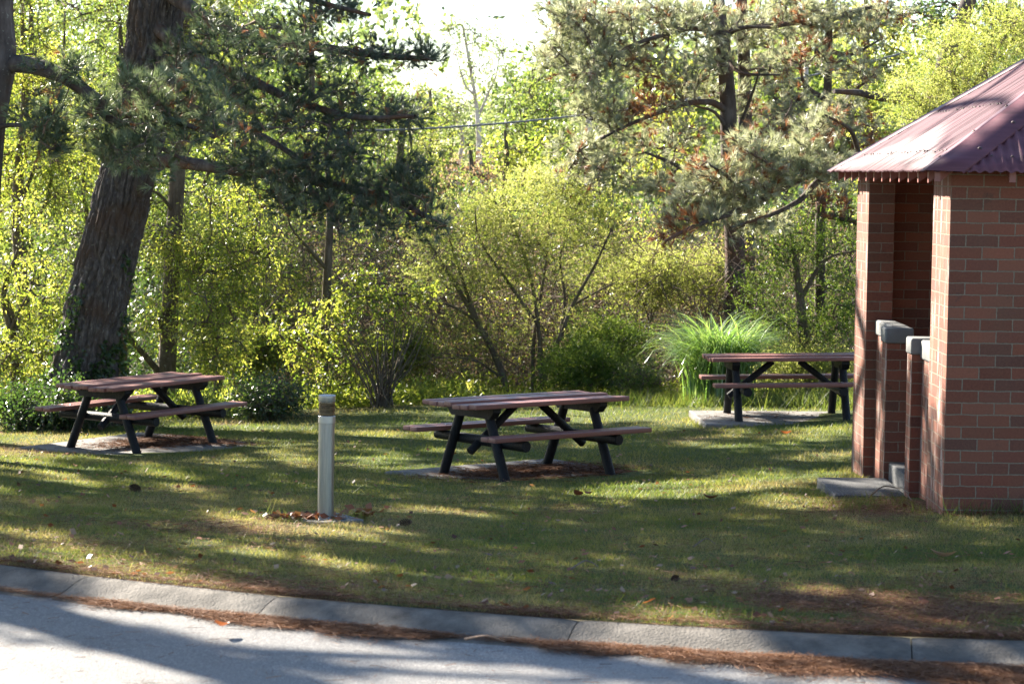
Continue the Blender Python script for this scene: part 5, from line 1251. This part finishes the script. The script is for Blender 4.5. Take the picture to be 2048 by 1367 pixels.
far_tree('dark green tree far behind the dark pine boughs', 620, 640, -80, 50, [(480, 60, 80, 50), (560, 200, 80, 50), (700, 260, 70, 50), (560, 340, 90, 60), (660, 420, 80, 60), (740, 180, 50, 40), (500, 440, 80, 60), (740, 460, 70, 40)], 'leaf_dark', bigl(.10, 15, .24), 129)  # leaves darkened so the gaps in front read as shade
far_tree('green tree behind the low sunlit leafy tree', 520, 760, 520, 44, [(520, 600, 80, 50), (440, 660, 70, 50), (600, 660, 70, 50), (680, 600, 70, 50), (540, 720, 80, 40), (350, 600, 60, 50)], 'leaf_dark', bigl(.085, 15, .2), 130)  # dark leaf tone stands in for deep shade behind the gaps

far_tree('hazy gum crown low in the sky gap left of the wispy gum', 900, 420, 210, 84, [(880, 235, 50, 26), (920, 225, 40, 22), (850, 215, 40, 24), (900, 270, 60, 26), (950, 290, 40, 20)], 'gum', bigl(.13, 20, .34), 151, rad=.09)
far_tree('hazy gum crown low in the sky gap right of the wispy gum', 1010, 420, 200, 88, [(1000, 215, 36, 24), (1040, 195, 40, 30), (1070, 160, 40, 30), (1000, 260, 50, 26), (1090, 120, 36, 30), (1060, 230, 40, 24)], 'gum', bigl(.13, 20, .34), 152, rad=.09)
far_tree('broad green crown behind the leafy tree left of the sky gap', 760, 440, 170, 70, [(760, 190, 60, 34), (810, 210, 50, 30), (720, 160, 50, 30), (790, 260, 60, 34), (840, 180, 30, 20)], 'leaf_green', bigl(.12, 20, .3), 153, rad=.09)

# the far wood: one mass
def far_wood():
    rng = np.random.default_rng(141); mb = MB()
    for k in range(170):
        px = -150 + 2350 * rng.random(); Y = 90 + 60 * rng.random(); c = at(px, 345, Y); zt = 2.4 + (345 - 285) / FPX * Y + rng.standard_normal() * 1.3
        if px < 780 or px > 1100: zt += 3.0 + 3 * rng.random()
        for q in range(3):
            n = 60; p = np.array([c[0] + rng.standard_normal() * 1.5, Y + rng.standard_normal() * 1.5, zt - 2 - 3.0 * q * rng.random()]) + rng.standard_normal((n, 3)) * np.array([1.3, 1.3, 1.2])
            add_leaves(mb, p, unit(rng.standard_normal(p.shape)), rng, 7, .34, .26, .35, .2, int(rng.integers(0, 2)), .3, None, .2, .5, None)
        if k % 3 == 0: tube(mb, np.array([[c[0], Y, -4.0], [c[0] + .2, Y, zt - 1]]), np.array([.2, .08]), 5, .5, 2)
    kind(mb.build('far_wood', [M['gum'], M['leaf_green'], M['bark_gum']]), 'stuff')
far_wood()

# cable across the sky gap
p0, p1 = at(700, 262, 45), at(2100, 10, 45); t = np.linspace(0, 1, 60)[:, None]
P = at(560, 262, 45) * (1 - t) + at(1830, 100, 45) * t; P[:, 2] -= (.42 * 4 * t * (1 - t))[:, 0]
mb = MB(); c0 = P[0].copy()
for ph in (0, 2.09, 4.19):
    tt = np.linspace(0, 1, 400)[:, None]; Q_ = np.stack([np.interp(tt[:, 0], t[:, 0], P[:, i]) for i in range(3)], -1); w_ = tt[:, 0] * 120 + ph
    Q_ += np.stack([0 * w_, np.cos(w_), np.sin(w_)], -1) * .010; tube(mb, Q_ - c0, .0105, 6, .5)
o = mb.build('overhead_cable', M['cable'], smooth=True); o.location = tuple(c0); tag(o, 'twisted grey cable strung across the sky gap', 'cable')
#@@SHADE
# ------------------------------------------------------------------ unseen pines beyond the left edge, crowns shaped to shade the lawn
def shade_pines():
    rng = np.random.default_rng(201); st = .29
    X, Y = np.meshgrid(np.arange(-4.6, 5.2, st), np.arange(10.4, 29.0, st), indexing='ij'); X = X.ravel() + rng.standard_normal(X.size) * .07; Y = Y.ravel() + rng.standard_normal(Y.size) * .07
    t = Y - kerbY(X); Z = np.where(t < -.3, .185, ground(X, Y)); P = np.stack([X, Y, Z], -1); px, py = proj(P)
    inn = (px > -160) & (px < 2200)
    road_shade = np.zeros(px.shape, bool)
    for x0, y0, x1, y1, hw in ((-80, 1205, 220, 1262, 26), (160, 1262, 420, 1330, 36), (400, 1320, 660, 1367, 40), (860, 1285, 1480, 1348, 20), (1020, 1318, 1560, 1372, 20), (1700, 1335, 2100, 1362, 12), (700, 1268, 960, 1292, 7)):
        u = (px - x0) / (x1 - x0); road_shade |= (u > 0) & (u < 1) & (np.abs(py - (y0 + u * (y1 - y0))) < hw)
    want = inn & np.where(t > -.35, ~lit(px, py), road_shade & (py < 1480))
    want &= (rng.random(X.size) < np.where(t > 11, .62, np.where(t > 0, .98, .9)))
    want &= ~((X > 2.75) & (Y > 17.0) & (Y < 24.5) & (rng.random(X.size) < .75))
    # the long bough's own needles already shade part of the lawn
    hh = (23.5 - Y) / 1.217; qx, qy = proj(np.stack([X - 1.133 * hh, np.full(X.shape, 23.5), Z + hh], -1)); bough = np.zeros(X.shape, bool)
    for x, y, rx, ry in EDGE_LOBES: bough |= ((qx - x) / (rx * 1.2)) ** 2 + ((qy - y) / (ry * 1.4)) ** 2 < 1
    want &= ~(bough & (rng.random(X.size) < .85))
    G = P[want]; h = 6.2 + 2.6 * N2.fbm(G[:, 0] * .35, G[:, 1] * .35) + 1.0 * rng.random(len(G))
    h = np.where(G[:, 1] > 23, h + 1.2, h)
    Cc = G + SUN[None] * (h / SUN[2])[:, None]
    trunks = [(-8.85, 18.95), (-6.6, 23.2), (-9.6, 23.8), (-11.2, 27.5), (-7.2, 28.6), (-10.4, 32.2)]
    names = ['straight pine beside the road', 'pine nearest the edge pine', 'pine behind the roadside pine', 'farthest out pine', 'pine left of the leaning pine', 'pine at the back corner']
    TA = np.array(trunks); own = np.argmin(((Cc[:, None, :2] - TA[None]) ** 2).sum(-1), 1)
    for i, (x, y) in enumerate(trunks):
        c = Cc[own == i]; zb = float(ground(max(x, -9), y)); r = .31 if i == 0 else .2
        top = (c[:, 2].max() + .8) if len(c) else 10
        P_ = np.array([(x, y, zb - .2), (x + .05, y, zb + 2), (x + .1, y + .05, zb + 4.2), (x + .05, y, zb + 6.5), (x, y, top)])
        lim = []
        for k in range(9):
            if not len(c): break
            e = c[rng.integers(len(c))]; b = np.array([x + .05, y, min(top - .4, max(5.2, e[2] - .6 - .15 * np.hypot(e[0] - x, e[1] - y)))])
            lim.append((np.array([b, (b + e) / 2 + (0, 0, .1), e]), np.array([.06, .04, .012])))
        lobes = [(q, np.array([.19, .19, .12]), 4) for q in c]
        f = lambda mb, tips, dirs, rng, ids: add_needles(mb, tips, dirs, rng, 4, 15, .19, .03, .09, 1, None, .6, .1)
        plant('unseen_pine', names[i] + ' with an unseen crown shaped to shade the lawn', 'pine tree', (P_, np.array([r, r * .95, r * .85, r * .7, .05])), lim, lobes, 'needle', f, 210 + i, 'bark_pine', group='unseen pines beyond the left edge', twcap=.03, step=.5)
shade_pines()
EXPOSURE = 2.65

# ------------------------------------------------------------------ sun, sky, camera
SUN = unit(np.array([-.68, .73, .60]))
w = bpy.data.worlds.new('World'); S.world = w; w.use_nodes = True
nt = w.node_tree; nt.nodes.clear(); N = NT(nt)
el = math.asin(SUN[2]); az = math.atan2(SUN[0], SUN[1])
sky = N('TexSky', sky_type='NISHITA'); sky.sun_disc = False; sky.sun_elevation = el; sky.sun_rotation = az % (2 * math.pi)
sky.air_density = 1.0; sky.dust_density = 0.4; sky.ozone_density = 2.0
bg = N('Background', {0: sky.outputs[0], 1: .055}); wo = nt.nodes.new('ShaderNodeOutputWorld'); nt.links.new(bg.outputs[0], wo.inputs[0])
sl = bpy.data.lights.new('sun', 'SUN'); sl.energy = 5.0; sl.angle = math.radians(.53); sl.color = (1.0, .92, .79)
so = bpy.data.objects.new('sun', sl); COL.objects.link(so); so.rotation_euler = Vector(tuple(SUN)).to_track_quat('Z', 'Y').to_euler(); so.location = (-30, 40, 40)

cd = bpy.data.cameras.new('camera'); cam = bpy.data.objects.new('camera', cd); COL.objects.link(cam)
cd.sensor_width = 36; cd.lens = FPX / 2048 * 36; cd.clip_end = 2000; cd.clip_start = .1
cam.matrix_world = Matrix(((_R[0], _U[0], -_F[0], CAM[0]), (_R[1], _U[1], -_F[1], CAM[1]), (_R[2], _U[2], -_F[2], CAM[2]), (0, 0, 0, 1)))
cd.dof.use_dof = True; cd.dof.focus_distance = 22.0; cd.dof.aperture_fstop = 4.8
S.camera = cam
vs = S.view_settings; vs.view_transform = 'Standard'; vs.look = 'None'; vs.exposure = EXPOSURE; vs.gamma = 1
c = S.cycles
c.max_bounces = 7; c.diffuse_bounces = 4; c.glossy_bounces = 2; c.transmission_bounces = 4; c.transparent_max_bounces = 4
c.caustics_reflective = False; c.caustics_refractive = False; c.sample_clamp_indirect = 8
c.use_denoising = True
print('script %.1fs' % (time.time() - T0), 'faces', sum(len(o.data.polygons) for o in bpy.data.objects if o.type == 'MESH'))
